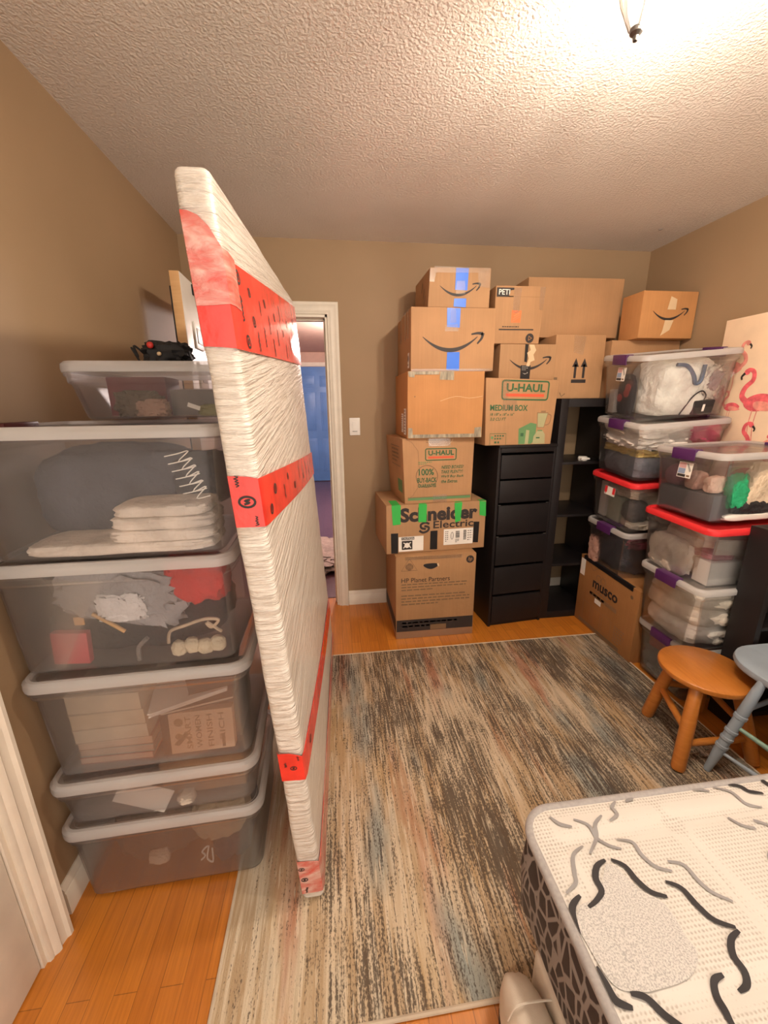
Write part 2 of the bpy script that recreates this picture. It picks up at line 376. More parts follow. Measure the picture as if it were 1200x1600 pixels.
# ------------------------------------------------------------------ room shell
YF = -1.1
DX0, DX1, DZ = -.775, -.012, 2.025          # doorway in the back wall
g = G(); g.box((XL - .1, YF, -.08), (XR + .1, D0 + .13, 0), 'floor'); struct(g, 'floor', 'honey oak strip wood floor of the bedroom')
g = G(); g.box((XL - .1, YF, ZC), (XR + .1, D0 + .13, ZC + .08), 'ceil'); 
g.lathe([(.012, ZC - .002), (.009, ZC - .006), (.003, ZC - .007)], 'shade', 12, T((1.93, 2.43, 0))); struct(g, 'ceiling', 'white stippled bedroom ceiling')
g = G(); g.box((XL - .12, YF, 0), (XL, D0, ZC), 'wall'); struct(g, 'wall_left', 'taupe painted wall behind the left bin stack')
g = G(); g.box((XR, YF, 0), (XR + .12, D0, ZC), 'wall'); struct(g, 'wall_right', 'taupe painted wall beside the flamingo picture')
g = G()
g.box((XL - .12, D0, 0), (DX0, D0 + .12, ZC), 'wall'); g.box((DX1, D0, 0), (XR + .12, D0 + .12, ZC), 'wall'); g.box((DX0, D0, DZ), (DX1, D0 + .12, ZC), 'wall')
struct(g, 'wall_back', 'taupe painted wall with the open doorway')
def base_prof(w=.014, h=.112): return [(0, 0), (w, 0), (w, h * .72), (w * .75, h * .76), (w * .8, h * .84), (w * .35, h * .95), (w * .3, h), (0, h)]
def base_run(g, a, b, nrm):
    a, b, nrm = Vector(a), Vector(b), Vector(nrm); P = base_prof()
    g.loft([[q + nrm * x + Vector((0, 0, z)) for x, z in P] for q in (a, b)], 'trim')
g = G(); base_run(g, (DX1 + .072, D0, 0), (XR, D0, 0), (0, -1, 0)); struct(g, 'baseboard_back', 'white baseboard along the back wall')
g = G(); base_run(g, (XL, .95, 0), (XL, D0, 0), (1, 0, 0)); struct(g, 'baseboard_left', 'white baseboard along the left wall')
g = G(); base_run(g, (XR, YF, 0), (XR, D0, 0), (-1, 0, 0)); struct(g, 'baseboard_right', 'white baseboard along the right wall')
CAS = [(0, 0), (0, .011), (.006, .013), (.012, .013), (.018, .017), (.026, .019), (.034, .016), (.05, .018), (.056, .022), (.066, .022), (.070, .018), (.070, 0)]  # across, out
def casing(g, x0, x1, z1, face, sgn):
    """door casing around opening x0..x1, up to z1; face(x, out, z) -> point"""
    rings = []
    for (cx, cz, sx, sz) in ((x0, 0, -1, 0), (x0, z1, -1, 1), (x1, z1, 1, 1), (x1, 0, 1, 0)):
        rings.append([face(cx + sx * a, o, cz + sz * a) for a, o in CAS])
    g.loft(rings, 'trim')
g = G(); casing(g, DX0, DX1, DZ, lambda x, o, z: (x, D0 - o, z), 1)
for a, b in (((DX0 - .001, D0 - .002, 0), (DX0 + .016, D0 + .122, DZ)), ((DX1 - .016, D0 - .002, 0), (DX1 + .001, D0 + .122, DZ)), ((DX0, D0 - .002, DZ - .016), (DX1, D0 + .122, DZ + .001))): g.box(a, b, 'trim', .001)
for a, b in (((DX1 - .027, D0 + .05, 0), (DX1 - .016, D0 + .09, DZ - .016)), ((DX0 + .016, D0 + .05, 0), (DX0 + .027, D0 + .09, DZ - .016)), ((DX0 + .016, D0 + .05, DZ - .028), (DX1 - .016, D0 + .09, DZ - .016))): g.box(a, b, 'trim', .001)
struct(g, 'trim_1', 'white moulded casing around the open doorway')
# closet / room door on the left wall, closed
g = G(); LY0, LY1 = .06, .842
casing(g, LY0, LY1, 2.03, lambda y, o, z: (XL + o * 1.9 + .001, y, z), 1)
g.box((XL, LY1 - .012, 0), (XL + .014, LY1 + .002, 2.03), 'trim', .001); g.box((XL, LY0 - .002, 0), (XL + .014, LY0 + .012, 2.03), 'trim', .001)
struct(g, 'trim_2', 'white moulded casing around the closed white door')
g = G(); g.box((XL - .03, LY0 + .013, .006), (XL + .008, LY1 - .014, 2.02), 'door', .002)
for z0, z1 in ((.2, .85), (1.0, 1.88)):
    for y0, y1 in ((.16, .40), (.49, .73)): g.box((XL - .01, y0, z0), (XL + .010, y1, z1), 'door', .004)
struct(g, 'door_1', 'white painted door closed in the left wall')
# hallway beyond
HY = 8.05
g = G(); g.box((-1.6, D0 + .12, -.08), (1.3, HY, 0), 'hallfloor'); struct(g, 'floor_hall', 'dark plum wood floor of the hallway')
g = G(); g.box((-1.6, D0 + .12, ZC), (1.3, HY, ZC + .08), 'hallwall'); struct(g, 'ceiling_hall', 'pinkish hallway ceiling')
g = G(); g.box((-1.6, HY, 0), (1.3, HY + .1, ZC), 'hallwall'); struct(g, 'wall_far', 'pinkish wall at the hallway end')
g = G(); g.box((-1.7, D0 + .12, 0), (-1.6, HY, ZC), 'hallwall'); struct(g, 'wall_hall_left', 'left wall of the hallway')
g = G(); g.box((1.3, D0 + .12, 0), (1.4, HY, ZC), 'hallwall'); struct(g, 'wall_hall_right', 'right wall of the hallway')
g = G(); bx0, bx1, bz = -.72, .16, 2.18
g.box((bx0, HY - .05, .01), (bx1, HY - .004, bz), 'blue', .003)
for z0, z1 in ((.2, .85), (1.0, 1.72), (1.82, 2.02)):
    for x0, x1 in ((bx0 + .11, bx0 + .39), (bx0 + .49, bx1 - .11)):
        g.box((x0, HY - .058, z0), (x1, HY - .045, z1), 'blue', .006); g.box((x0 + .035, HY - .066, z0 + .035), (x1 - .035, HY - .05, z1 - .035), 'blue', .006)
struct(g, 'door_2', 'blue panelled door at the end of the hallway')
g = G(); casing(g, bx0 - .012, bx1 + .012, bz + .012, lambda x, o, z: (x, HY - o - .001, z), 1); struct(g, 'trim_3', 'pale casing around the blue hallway door')
g = G(); b = blob_geo((.62, .85, .1), 3, .35, 5, 2.6, True, 14); g.bm(b, fab((.40, .33, .30)))
tag(g.build('shaggy_mat', X=T((-.1, 3.75, 0))), 'shaggy grey mat on the dark hallway floor beyond the doorway', 'mat')

# light switch
g = G(); g.box((-.036, -.006, -.058), (.036, 0, .058), 'offwhite', .003)
sw = tag(g.build('light_switch', X=T((.142, D0 - .001, 1.330))), 'white rocker light switch on the taupe wall beside the doorway', 'light switch')
g = G(); g.box((-.0165, -.0085, -.034), (.0165, -.005, .034), 'offwhite', .002); g.box((-.0165, -.0098, -.034), (.0165, -.0080, -.029), 'shade', .001); g.build('rocker', sw)

# ------------------------------------------------------------------ rug
g = G(); rx0, rx1, ry0, ry1 = -.366, 1.655, .612, 2.12; cx, cy = (rx0 + rx1) / 2, (ry0 + ry1) / 2
g.loft([rr(rx1 - rx0, ry1 - ry0, .006, 0, 2, cx, cy), rr(rx1 - rx0, ry1 - ry0, .006, .006, 2, cx, cy), rr(rx1 - rx0 - .006, ry1 - ry0 - .006, .006, .009, 2, cx, cy)], 'rug')
rug = tag(g.build('area_rug'), 'multicoloured striped area rug on the wood floor in the middle of the room', 'rug')
g = G(); pts = rr(rx1 - rx0 - .002, ry1 - ry0 - .002, .008, .0055, 3, cx, cy); g.tube(pts + [pts[0]], .0058, mottled('cream_rug_binding', (.60, .50, .38), .9, .2), 8); g.build('edge_binding', rug)
RT = .009

# ------------------------------------------------------------------ wrapped mattress standing on its edge
def MP(s, t, n):
    y = .885 + (2.235 - .885) * s - .012 * t * (1 - s)
    z = RT + .003 + t * (1.873 + .10 * s)
    x = -.088 + .030 * s - .060 * z + .010 * math.sin(math.pi * s) * math.sin(math.pi * t)
    return Vector((x - n, y, z))
TH = .066
def mat_body():
    b = bmesh.new(); bmesh.ops.create_cube(b, size=1)
    for v in b.verts: v.co = Vector((v.co.x * TH, v.co.y * 1.35, v.co.z * 1.9))
    bmesh.ops.bevel(b, geom=b.edges[:], offset=.016, segments=4, profile=.5, affect='EDGES')
    for a in range(2):
        es = [e for e in b.edges if e.calc_length() > .12]
        bmesh.ops.subdivide_edges(b, edges=es, cuts=7, use_grid_fill=True)
    for v in b.verts:
        s, t, n = v.co.y / 1.35 + .5, v.co.z / 1.9 + .5, .5 * TH - v.co.x
        w = noise.noise(Vector((s * 3, t * 26 + s * 9, n * 8))) * .0022 + noise.noise(Vector((s * 2, t * 5, n))) * .003
        v.co = MP(s, t, n) + Vector((w, w * .6, 0))
    return b
mt = thing('wrapped_mattress', 'mattress in white stretch wrap with red tape bands standing upright on the rug', 'mattress', T((-.15, 1.5, RT)))
MI = T((.15, -1.5, -RT))
g = G(); g.bm(mat_body(), 'wrap', MI); g.build('mattress_body', mt, ang=60)
def tz(t, s): return RT + .003 + t * (1.873 + .10 * s)
def band(zn0, zn1, zr0, zr1, zf0, zf1, mat, marks, seed, off=.0045, smax=1.):
    """a tape band around the near edge and along the right side; z at near face (low, high), at the corner, at the far end"""
    g = G(); rows = 5
    path = [('n', TH + .004), ('n', TH - .004)] + [('n', TH * k) for k in (.75, .5, .25)] + [('c', 0)] + [('r', smax * k / 14) for k in range(0, 15)]
    cols = []
    for kind, a in path:
        col = []
        for j in range(rows + 1):
            f = j / rows
            if kind == 'n':
                w = 1 - max(0, min(1, a / TH)); lo = zn0 + (zr0 - zn0) * w * w; hi = zn1 + (zr1 - zn1) * w ** 3; z = lo + (hi - lo) * f; t = (z - RT - .003) / 1.873
                e = .008 if a > TH - .002 else 0
                col.append(MP(0, t, min(a, TH - .003)) + Vector((-.002 if e else 0, -off + e, 0)))
            elif kind == 'c':
                z = zr0 + (zr1 - zr0) * f; t = (z - RT - .003) / 1.873; col.append(MP(0, t, .003) + Vector((off * .6, -off * .5, 0)))
            else:
                s = .012 + .988 * a; z0 = zr0 + (zf0 - zr0) * a; z1 = zr1 + (zf1 - zr1) * a; z = z0 + (z1 - z0) * f; t = (z - RT - .003) / (1.873 + .1 * s)
                col.append(MP(s, t, 0) + Vector((off, 0, 0)))
        cols.append(col)
    n = rows + 1; vs = [p for c in cols for p in c]; k = len(vs)
    vs += [p + (Vector((-.002, 0, 0)) if i >= 6 * n else Vector((0, .002, 0))) for i, p in enumerate(vs)]
    fs = []
    for i in range(len(cols) - 1):
        for j in range(rows):
            q = (i * n + j, (i + 1) * n + j, (i + 1) * n + j + 1, i * n + j + 1); fs.append(q); fs.append(tuple(x + k for x in reversed(q)))
    for i in range(len(cols) - 1):
        fs.append((i * n, i * n + k, (i + 1) * n + k, (i + 1) * n)); fs.append((i * n + rows, (i + 1) * n + rows, (i + 1) * n + rows + k, i * n + rows + k))
    g.add(vs, fs, mat, MI)
    rnd = random.Random(seed)
    class RF(Face):
        def __init__(s_): s_.g = g; 
        def at(s_, u, v, o=.0012):
            s = .012 + .988 * u / 1.35; t = (v - RT - .003) / (1.873 + .1 * s); return MI @ (MP(s, t, 0) + Vector((off + o, 0, 0)))
    class NF(Face):
        def __init__(s_): s_.g = g
        def at(s_, u, v, o=.0012): return MI @ (MP(0, (v - RT - .003) / 1.873, TH - u) + Vector((0, -off - o, 0)))
    rf, nf = RF(), NF()
    for kind, u, f, r in marks:
        F = rf if kind == 'r' else nf
        if kind == 'r': z0 = zr0 + (zf0 - zr0) * u / 1.35; z1 = zr1 + (zf1 - zr1) * u / 1.35
        else: z0, z1 = zn0, zn1
        v = z0 + (z1 - z0) * f
        if r > 0:        # ring emblem with a stroke inside
            F.ring(u, v, r, r * .3, 'ink', 16, r * .7); F.stroke([(u + r * .4, v + r * .3), (u - r * .3, v + r * .15), (u + r * .3, v - r * .1), (u - r * .4, v - r * .3)], r * .28, 'ink', sub=3)
        else:            # a line of script
            r = -r; P = [(u + (rnd.random() - .5) * .004, v + (i - 4) * r * .3) for i in range(9)]
            P = [(p[0] + (r * .35 if i % 2 else -r * .35), p[1]) for i, p in enumerate(P)]
            F.stroke(P, r * .22, 'ink', sub=3)
    return g
mk1 = [('r', u, f, r) for u, f, r in ((.06, .86, .017), (.06, .5, -.02), (.075, .12, .017), (.16, .75, .012), (.17, .4, .015), (.2, .16, -.018), (.28, .62, -.014), (.3, .25, -.02), (.36, .72, .013), (.4, .45, -.02), (.44, .15, -.02), (.52, .6, .014), (.55, .32, -.02), (.66, .7, -.018), (.7, .42, .014), (.74, .15, -.02), (.86, .6, .015), (.9, .3, -.02), (1.02, .5, -.02), (1.12, .7, .015), (1.18, .3, -.02))] + [('n', .02, .93, -.012), ('n', .045, .42, -.010), ('n', .03, .6, -.008)]
band(1.583, 1.808, 1.580, 1.742, 1.675, 1.950, 'tape', mk1, 1).build('red_tape', mt)
band(1.655, 1.812, 1.66, 1.755, 1.672, 1.735, 'tapepale', [], 1, .0062, .035).build('red_tape', mt)
mk2 = [('r', u, f, r) for u, f, r in ((.05, .25, .015), (.12, .62, .016), (.25, .4, -.016), (.33, .72, .012), (.45, .35, .014), (.6, .6, -.018), (.72, .4, .013), (.85, .55, -.018), (1.0, .4, .013), (1.15, .6, -.018))] + [('n', .036, .5, .017), ('n', .02, .9, -.010), ('n', .05, .12, -.009)]
band(1.210, 1.325, 1.209, 1.318, 1.105, 1.222, 'tape', mk2, 2).build('red_tape', mt)
mk3 = [('r', u, f, r) for u, f, r in ((.1, .5, .012), (.4, .5, -.012), (.7, .5, .012))] + [('n', .02, .6, -.006), ('n', .04, .45, .008), ('n', .055, .8, -.006)]
band(.487, .577, .482, .560, .24, .33, 'tape', mk3, 3).build('red_tape', mt)
mk4 = [('n', .014, .78, .008), ('n', .018, .45, .009), ('n', .02, .12, -.009)]
band(.050, .180, .050, .170, .040, .100, 'tapepale', mk4, 4).build('red_tape', mt)

# ------------------------------------------------------------------ cardboard boxes
CG = 'cardboard moving boxes stacked along the back wall'
def smile(F, cx, cy, w, mat='ink'):
    """curved arrow from left to right"""
    h = w * .2; n = 22; up = []; lo = []
    for i in range(n + 1):
        t = i / n; x = cx - w * .5 + w * .90 * t
        y = cy + h * (.62 * (2 * t - 1.05) ** 2 * 1.55 - .55) + h * .25 * (t - .5)
        th = w * .062 * (math.sin(math.pi * min(1, t * .93 + .03)) ** .7)
        up.append((x, y + th * .35)); lo.append((x, y - th * .65))
    vs = [F.at(*p) for p in up] + [F.at(*p) for p in lo]
    F.g.add(vs, [(i, n + 1 + i, n + 2 + i, i + 1) for i in range(n)], mat)
    ex, ey = cx + w * .5, cy + h * .62
    F.stroke([(ex - w * .205, ey - h * .02), (ex - w * .1, ey + h * .07), (ex - w * .012, ey + h * .03)], lambda t: w * (.022 + .03 * t), mat, sub=4)
    F.stroke([(ex - w * .012, ey + h * .09), (ex - w * .03, ey - h * .3), (ex - w * .10, ey - h * .72)], lambda t: w * (.052 - .028 * t), mat, sub=4)
def uhaul(F, u0, v0, u1, v1, slant=.06):
    w, h = u1 - u0, v1 - v0; q = lambda a, b: (u0 + a * w, v0 + b * h)
    def rrect(e, mat, off, wd=None):
        P = []
        for qx, qy, a0 in ((1, 1, 0), (0, 1, 90), (0, 0, 180), (1, 0, 270)):
            for i in range(5):
                a = R(a0 + 22.5 * i); r = h * .14; P.append((u0 + e + qx * (w - 2 * e) + (r if qx == 0 else -r) + r * math.cos(a), v0 + e + qy * (h - 2 * e) + (r if qy == 0 else -r) + r * math.sin(a)))
        F.stroke(P, wd, mat, off, 1, True)
    rrect(0, 'green', .001, h * .085)
    F.text('U-HAUL', *q(.09, .42), *q(.93, .86), 'green', .035)
    F.rect(*q(.08, .16), *q(.92, .32), 'redink')
def carton(label, x0, y0, z0, w, d, h, yaw, mat, jit=None, bev=.004, group=CG, name='cardboard_box'):
    """returns (mesh collector, front face, left face, finisher); local origin = front lower left corner"""
    c = [Vector(((0, w)[i & 1], (0, d)[i >> 1 & 1], (0, h)[i >> 2 & 1])) for i in range(8)]
    for k, v in (jit or {}).items(): c[k] += Vector(v)
    g = G(); g.hexa(c, mat, bev)
    F = Face(g, c[0], c[1], c[4], c[5], w, h); Lf = Face(g, c[2], c[0], c[6], c[4], d, h); Tf = Face(g, c[4], c[5], c[6], c[7], w, d)
    Tf.rect(.004, d * .5 - .0012, w - .004, d * .5 + .0012, 'tanink')
    X = T((x0, y0, z0)) @ RZ(yaw)
    parts = []
    def part(nm, pg, lab=None): parts.append((nm, pg, lab))
    def done():
        o = g.build(name, X=X); tag(o, label, 'box', group)
        for nm, pg, lab in parts:
            p = pg.build(nm, o)
            if lab: p['label'] = lab
        return o
    return g, F, Lf, part, done

# 1 large brown box, return-program print, on the floor
g, F, Lf, part, done = carton('brown printer recycling box with black bottom band, at the foot of the tall stack', .343, 2.247, 0, .512, .47, .569, 0, 'card3')
F.text('HP Planet Partners', .035, .395, .345, .425, 'ink', .0)
F.lines(.035, .335, .475, .392, 3, 'tanink', .4, 3); F.lines(.035, .235, .485, .315, 4, 'tanink', .4, 5)
F.rect(.004, .052, .508, .135, 'ink'); F.lines(.04, .075, .43, .125, 2, 'tanink', .45, 9); F.rect(.225, .055, .33, .09, 'tanink', .0012)
Lf.rect(.004, .052, .466, .135, 'ink')
F.stroke([(.035, .475), (.135, .475), (.085, .555)], .0025, 'ink', sub=1, closed=True)
for r in (.024, .012): F.ring(.085, .500, .022, .002, 'ink', 20, r if r < .02 else .022)
F.ring(.085, .5, .010, .002, 'ink', 20, .022); F.rect(.063, .499, .107, .501, 'ink'); F.rect(.084, .478, .086, .522, 'ink')
F.poly([(.222 + .044 * math.cos(a) * (1 + .12 * math.cos(2 * a)), .502 + .019 * math.sin(a) + .004 * math.cos(a * 2)) for a in [2 * math.pi * i / 24 for i in range(24)]], 'blackmatte', .0011)  # hand hole: its dark inside drawn as a flat black patch
F.rect(.262, .495, .272, .515, 'tantape', .0014, 15)
F.disc(.472, .53, .025, 'ink'); F.text('hp', .458, .512, .486, .546, 'card3', .01, .3, 0, .0014)
pg = G(); F.slab(.004, .003, .508, .05, 'cleartape', pg, .0006, .001); part('clear_tape', pg)
pg = G(); F.slab(.06, .545, .42, .566, 'cleartape', pg, .0006, .001); part('clear_tape', pg)
done()
# 2 wide box with green tape
g, F, Lf, part, done = carton('wide brown box with green tape strips and large black lettering, second from the floor', .293, 2.297, .571, .642, .42, .312, 3.2, 'card5')
F.text('Schneider', .085, .20, .585, .292, 'ink', .045)
F.text('Electric', .298, .150, .562, .198, 'ink', .015)
F.stroke([(.272, .182), (.245, .192), (.218, .180), (.222, .158), (.25, .150)], .014, 'ink'); F.stroke([(.208, .142), (.232, .128), (.262, .138), (.268, .160), (.24, .17)], .014, 'ink')
pg = G(); F.slab(.076, .012, .235, .108, 'white', pg)
P = Face(pg, F.at(.076, .012, .0026), F.at(.235, .012, .0026), F.at(.076, .108, .0026), F.at(.235, .108, .0026), .159, .096)
P.rect(.018, .076, .10, .093, 'ink'); P.text('CAUTION', .022, .079, .096, .090, 'white', .02); P.rect(.02, .012, .088, .070, 'ink')
P.disc(.054, .04, .017, 'white', 16, .0012); P.stroke([(.03, .058), (.044, .048), (.036, .03), (.03, .022)], .006, 'white', .0014); P.stroke([(.078, .058), (.064, .048), (.072, .03), (.078, .022)], .006, 'white', .0014)
part('caution_label', pg, 'white caution label with two lifting figures')
pg = G(); F.slab(.367, .035, .562, .140, 'white', pg)
P = Face(pg, F.at(.367, .035, .0026), F.at(.562, .035, .0026), F.at(.367, .14, .0026), F.at(.562, .14, .0026), .195, .105)
rnd = random.Random(4)
for u0, u1, v0, v1 in ((.078, .105, .045, .09), (.13, .15, .03, .095)):
    v = v0
    while v < v1: hh = .0015 + .003 * rnd.random(); P.rect(u0, v, u1, v + hh, 'ink'); v += hh + .0015 + .002 * rnd.random()
P.ring(.055, .06, .008, .003, 'ink', 12, .024); P.lines(.01, .02, .034, .095, 6, 'ink', .4, 3); P.lines(.078, .012, .105, .038, 3, 'ink', .5, 5); P.lines(.158, .02, .19, .095, 5, 'ink', .35, 7)
part('shipping_label', pg, 'white barcode shipping label')
for i, (a, b, c_, d_) in enumerate(((.028, .004, .072, .135), (.28, .012, .325, .135), (.562, .04, .600, .178))):
    pg = G(); F.slab(a, b, c_, d_, 'blacktape', pg, .0012, .0028 if i == 2 else .0014, .004, i); part('black_tape', pg)
for i, (a, b, c_, d_) in enumerate(((.035, .185, .085, .309), (.205, .195, .25, .309), (.435, .185, .48, .311), (.595, .215, .638, .311))):
    pg = G(); F.slab(a, b, c_, d_, 'greentape', pg, .0012, .0016, .012, i + 20)
    pg.box((a, -.002, .312), (c_, .12 if i == 0 else .03, .3132), 'greentape'); part('green_tape', pg)
done()
# 3 small moving box
g, F, Lf, part, done = carton('crumpled moving box with round buy-back seal, between the wide box and the plain taped box', .405, 2.315, .884, .432, .40, .392, 3.5, 'card', {4: (-.012, 0, .002), 5: (.004, 0, 0), 0: (.006, 0, 0), 6: (-.03, 0, 0)})
uhaul(F, .135, .262, .322, .33)
F.lines(.14, .362, .29, .385, 2, 'brown2', .5, 2)
F.ring(.142, .165, .067, .004, 'tanink', 30); F.lines(.09, .236, .185, .256, 2, 'green2', .5, 2); F.text('100%', .092, .172, .186, .212, 'green', .026)
F.text('BUY-BACK', .082, .128, .204, .158, 'green', .026); F.text('GUARANTEE', .086, .098, .200, .120, 'green', .026)
for i, t in enumerate(('NEED BOXES?', 'TAKE PLENTY!', "We'll Buy Back", 'the Extras.')): F.text(t, .232, .208 - i * .029, (.372, .368, .376, .338)[i], .228 - i * .029, 'green', .018, .25)
F.rect(.02, .02, .425, .036, 'green2'); F.rect(.02, .036, .425, .040, 'tanink')
F.stroke([(.02, .39), (.09, .32), (.085, .1), (.02, .03)], .0025, 'brown2', sub=2); F.stroke([(.15, .385), (.17, .35), (.27, .35), (.30, .385)], .0025, 'tantape', sub=2)
Lf.stroke([(.12, .34), (.33, .34), (.33, .22), (.12, .22)], .006, 'tanink', sub=1, closed=True); Lf.lines(.14, .235, .31, .33, 4, 'tanink', .5, 8); Lf.rect(.25, .06, .36, .14, 'green2')
pg = G(); F.slab(.155, .345, .285, .39, 'cleartape', pg, .0008, .0014); part('clear_tape', pg)
pg = G(); F.slab(.18, .002, .27, .05, 'cleartape', pg, .0008, .0014); part('clear_tape', pg)
done()
# 4 plain box with strapping tape on its edges
g, F, Lf, part, done = carton('plain orange-tan box edged with grey strapping tape, under the big smile box', .421, 2.30, 1.278, .447, .44, .372, 0, 'card2')
F.stroke([(.19, .21), (.28, .235), (.36, .225), (.44, .235)], .002, 'tantape', sub=3); F.disc(.042, .235, .004, 'tanink', 8)
for i, (a, b, c_, d_) in enumerate(((.004, .003, .443, .024), (.185, .325, .265, .37), (.004, .34, .04, .37), (.4, .004, .443, .06), (.004, .355, .18, .37), (.004, .02, .03, .06))):
    pg = G(); F.slab(a, b, c_, d_, 'greytape', pg, .0008, .001 + i * .0003, .004, i); part('strapping_tape', pg)
for a, b, c_, d_ in ((.25, .03, .31, .14), (.34, .02, .4, .17)):
    pg = G(); Lf.slab(a, b, c_, d_, 'white', pg); P = Face(pg, Lf.at(a, b, .0026), Lf.at(c_, b, .0026), Lf.at(a, d_, .0026), Lf.at(c_, d_, .0026), c_ - a, d_ - b); P.lines(.004, .005, c_ - a - .004, d_ - b - .005, 8, 'tanink', .4, 2); part('shipping_label', pg)
done()
# 5 big smile box
g, F, Lf, part, done = carton('large tan box with curved arrow and blue tape, second from top of tall stack', .438, 2.30, 1.651, .476, .45, .326, 0, 'card')
smile(F, .238, .150, .345)
for i, (a, b, c_, d_) in enumerate(((.198, .226, .272, .323), (.205, .004, .275, .098))):
    pg = G(); F.slab(a, b, c_, d_, 'bluetape', pg, .001, .0014, .006, i); part('blue_tape', pg)
for i, (a, b, c_, d_) in enumerate(((.19, .205, .265, .24), (.005, .001, .47, .010), (.215, .245, .25, .32))):
    pg = G(); F.slab(a, b, c_, d_, 'cleartape', pg, .0008, .0028, .008, i + 3); part('clear_tape', pg)
pg = G(); Lf.slab(.37, .02, .41, .10, 'white', pg); P = Face(pg, Lf.at(.37, .02, .0026), Lf.at(.41, .02, .0026), Lf.at(.37, .1, .0026), Lf.at(.41, .1, .0026), .04, .08); P.disc(.02, .05, .012, 'ink', 12, ry=.018); P.rect(.012, .012, .028, .02, 'ink'); part('shipping_label', pg)
for u in (.12, .27, .36):
    pg = G(); Lf.slab(u, .18, u + .02, .325, 'cleartape', pg, .0008, .0014); part('clear_tape', pg)
done()
# 6 top smile box
g, F, Lf, part, done = carton('smaller tan box with black curved arrow and blue tape, on top of the tall stack', .536, 2.312, 1.979, .340, .36, .194, 0, 'card5', {4: (.006, 0, -.002), 5: (.002, 0, .002), 0: (-.004, 0, 0)})
smile(F, .172, .088, .225)
for i, (a, b, c_, d_) in enumerate(((.142, .085, .212, .192), (.142, .002, .208, .044))):
    pg = G(); F.slab(a, b, c_, d_, 'bluetape', pg, .001, .0014, .004, i); part('blue_tape', pg)
for i, (a, b, c_, d_) in enumerate(((.02, .165, .33, .193), (.27, .10, .336, .19), (.15, .07, .2, .13), (.003, .12, .03, .192))):
    pg = G(); F.slab(a, b, c_, d_, 'cleartape', pg, .0008, .0028, .012, i + 5); part('clear_tape', pg)
for a, b in ((.18, .16), (.23, .12), (.26, .08)): Lf.rect(a, b - .05, a + .012, b, 'tanink', rot=-30)
done()
# 7 medium moving box on the drawers
g, F, Lf, part, done = carton('medium moving box with toaster and blender print, on the black chest of drawers', .890, 2.31, 1.2275, .440, .38, .378, 1.5, 'card', {4: (-.010, 0, .01), 5: (.006, 0, -.004), 0: (.006, 0, 0), 1: (-.012, 0, 0)})
uhaul(F, .098, .262, .380, .366)
F.text('MEDIUM BOX', .028, .198, .262, .232, 'green', .028); F.text('18 1/8" x 18" x 16"', .028, .170, .180, .186, 'green', .018, .25); F.text('3.0 CU FT', .028, .142, .13, .160, 'green', .018, .25)
F.stroke([(.03, .004), (.03, .068), (.135, .068), (.135, .004)], .003, 'green', sub=1); F.disc(.045, .045, .009, 'green2', 12); F.lines(.06, .03, .125, .062, 2, 'green', .55, 3); F.lines(.06, .006, .125, .026, 1, 'green', .55, 6)
F.poly([(.22, .004), (.305, .004), (.33, .03), (.33, .122), (.29, .13), (.215, .095)], 'green2'); F.poly([(.262, .004), (.285, .004), (.287, .085), (.265, .088)], 'palegreen', .0012); F.poly([(.23, .05), (.25, .05), (.25, .07), (.23, .07)], 'green', .0012)
F.poly([(.315, .004), (.398, .004), (.392, .06), (.375, .082), (.34, .082), (.318, .05)], 'palegreen', .0013); F.rect(.335, .036, .36, .044, 'green', .0016); F.rect(.34, .08, .372, .086, 'green2', .0016)
F.poly([(.335, .1), (.38, .1), (.398, .19), (.325, .19)], 'brown2', .0009); F.poly([(.338, .103), (.377, .103), (.394, .185), (.33, .185)], 'palegreen', .0013); F.stroke([(.398, .18), (.418, .17), (.412, .125), (.385, .115)], .005, 'brown2'); F.rect(.35, .19, .38, .20, 'brown2')
pg = G(); F.slab(.1, .268, .135, .372, 'cleartape', pg, .0008, .0016, .02, 4); part('clear_tape', pg)
pg = G(); F.slab(.10, .19, .2, .26, 'cleartape', pg, .0006, .0014, .03, 5); part('clear_tape', pg)
done()
# 8 smile box behind
g, F, Lf, part, done = carton('smile-arrow box with torn black tape, on the medium moving box', .980, 2.372, 1.606, .348, .34, .199, 0, 'card5')
smile(F, .19, .093, .255)
pg = G(); F.slab(.132, .002, .192, .082, 'blacktape', pg, .001, .0018, .003); P = Face(pg, F.at(.132, .002, .003), F.at(.192, .002, .003), F.at(.132, .082, .003), F.at(.192, .082, .003), .06, .08); smile(P, .03, .035, .03, 'white'); P.lines(.008, .05, .05, .078, 3, 'shade', .4, 2); part('black_tape', pg)
pg = G(); F.slab(.150, .10, .17, .197, 'blacktape', pg, .001, .0018, .004, 2); part('black_tape', pg)
pg = G(); Q = [(.165, .08), (.185, .075), (.19, .1), (.215, .11), (.205, .14), (.22, .165), (.205, .195), (.175, .196), (.185, .165), (.165, .15), (.178, .12)]
vs = [F.at(u, v, .0022) for u, v in Q] + [F.at(u, v, .0032) for u, v in Q]; n = len(Q); pg.add(vs, [tuple(range(n, 2 * n)), tuple(range(n - 1, -1, -1))] + [(i, (i + 1) % n, n + (i + 1) % n, n + i) for i in range(n)], 'tantape'); part('torn_tape', pg, 'torn tan paper where tape was ripped off')
done()
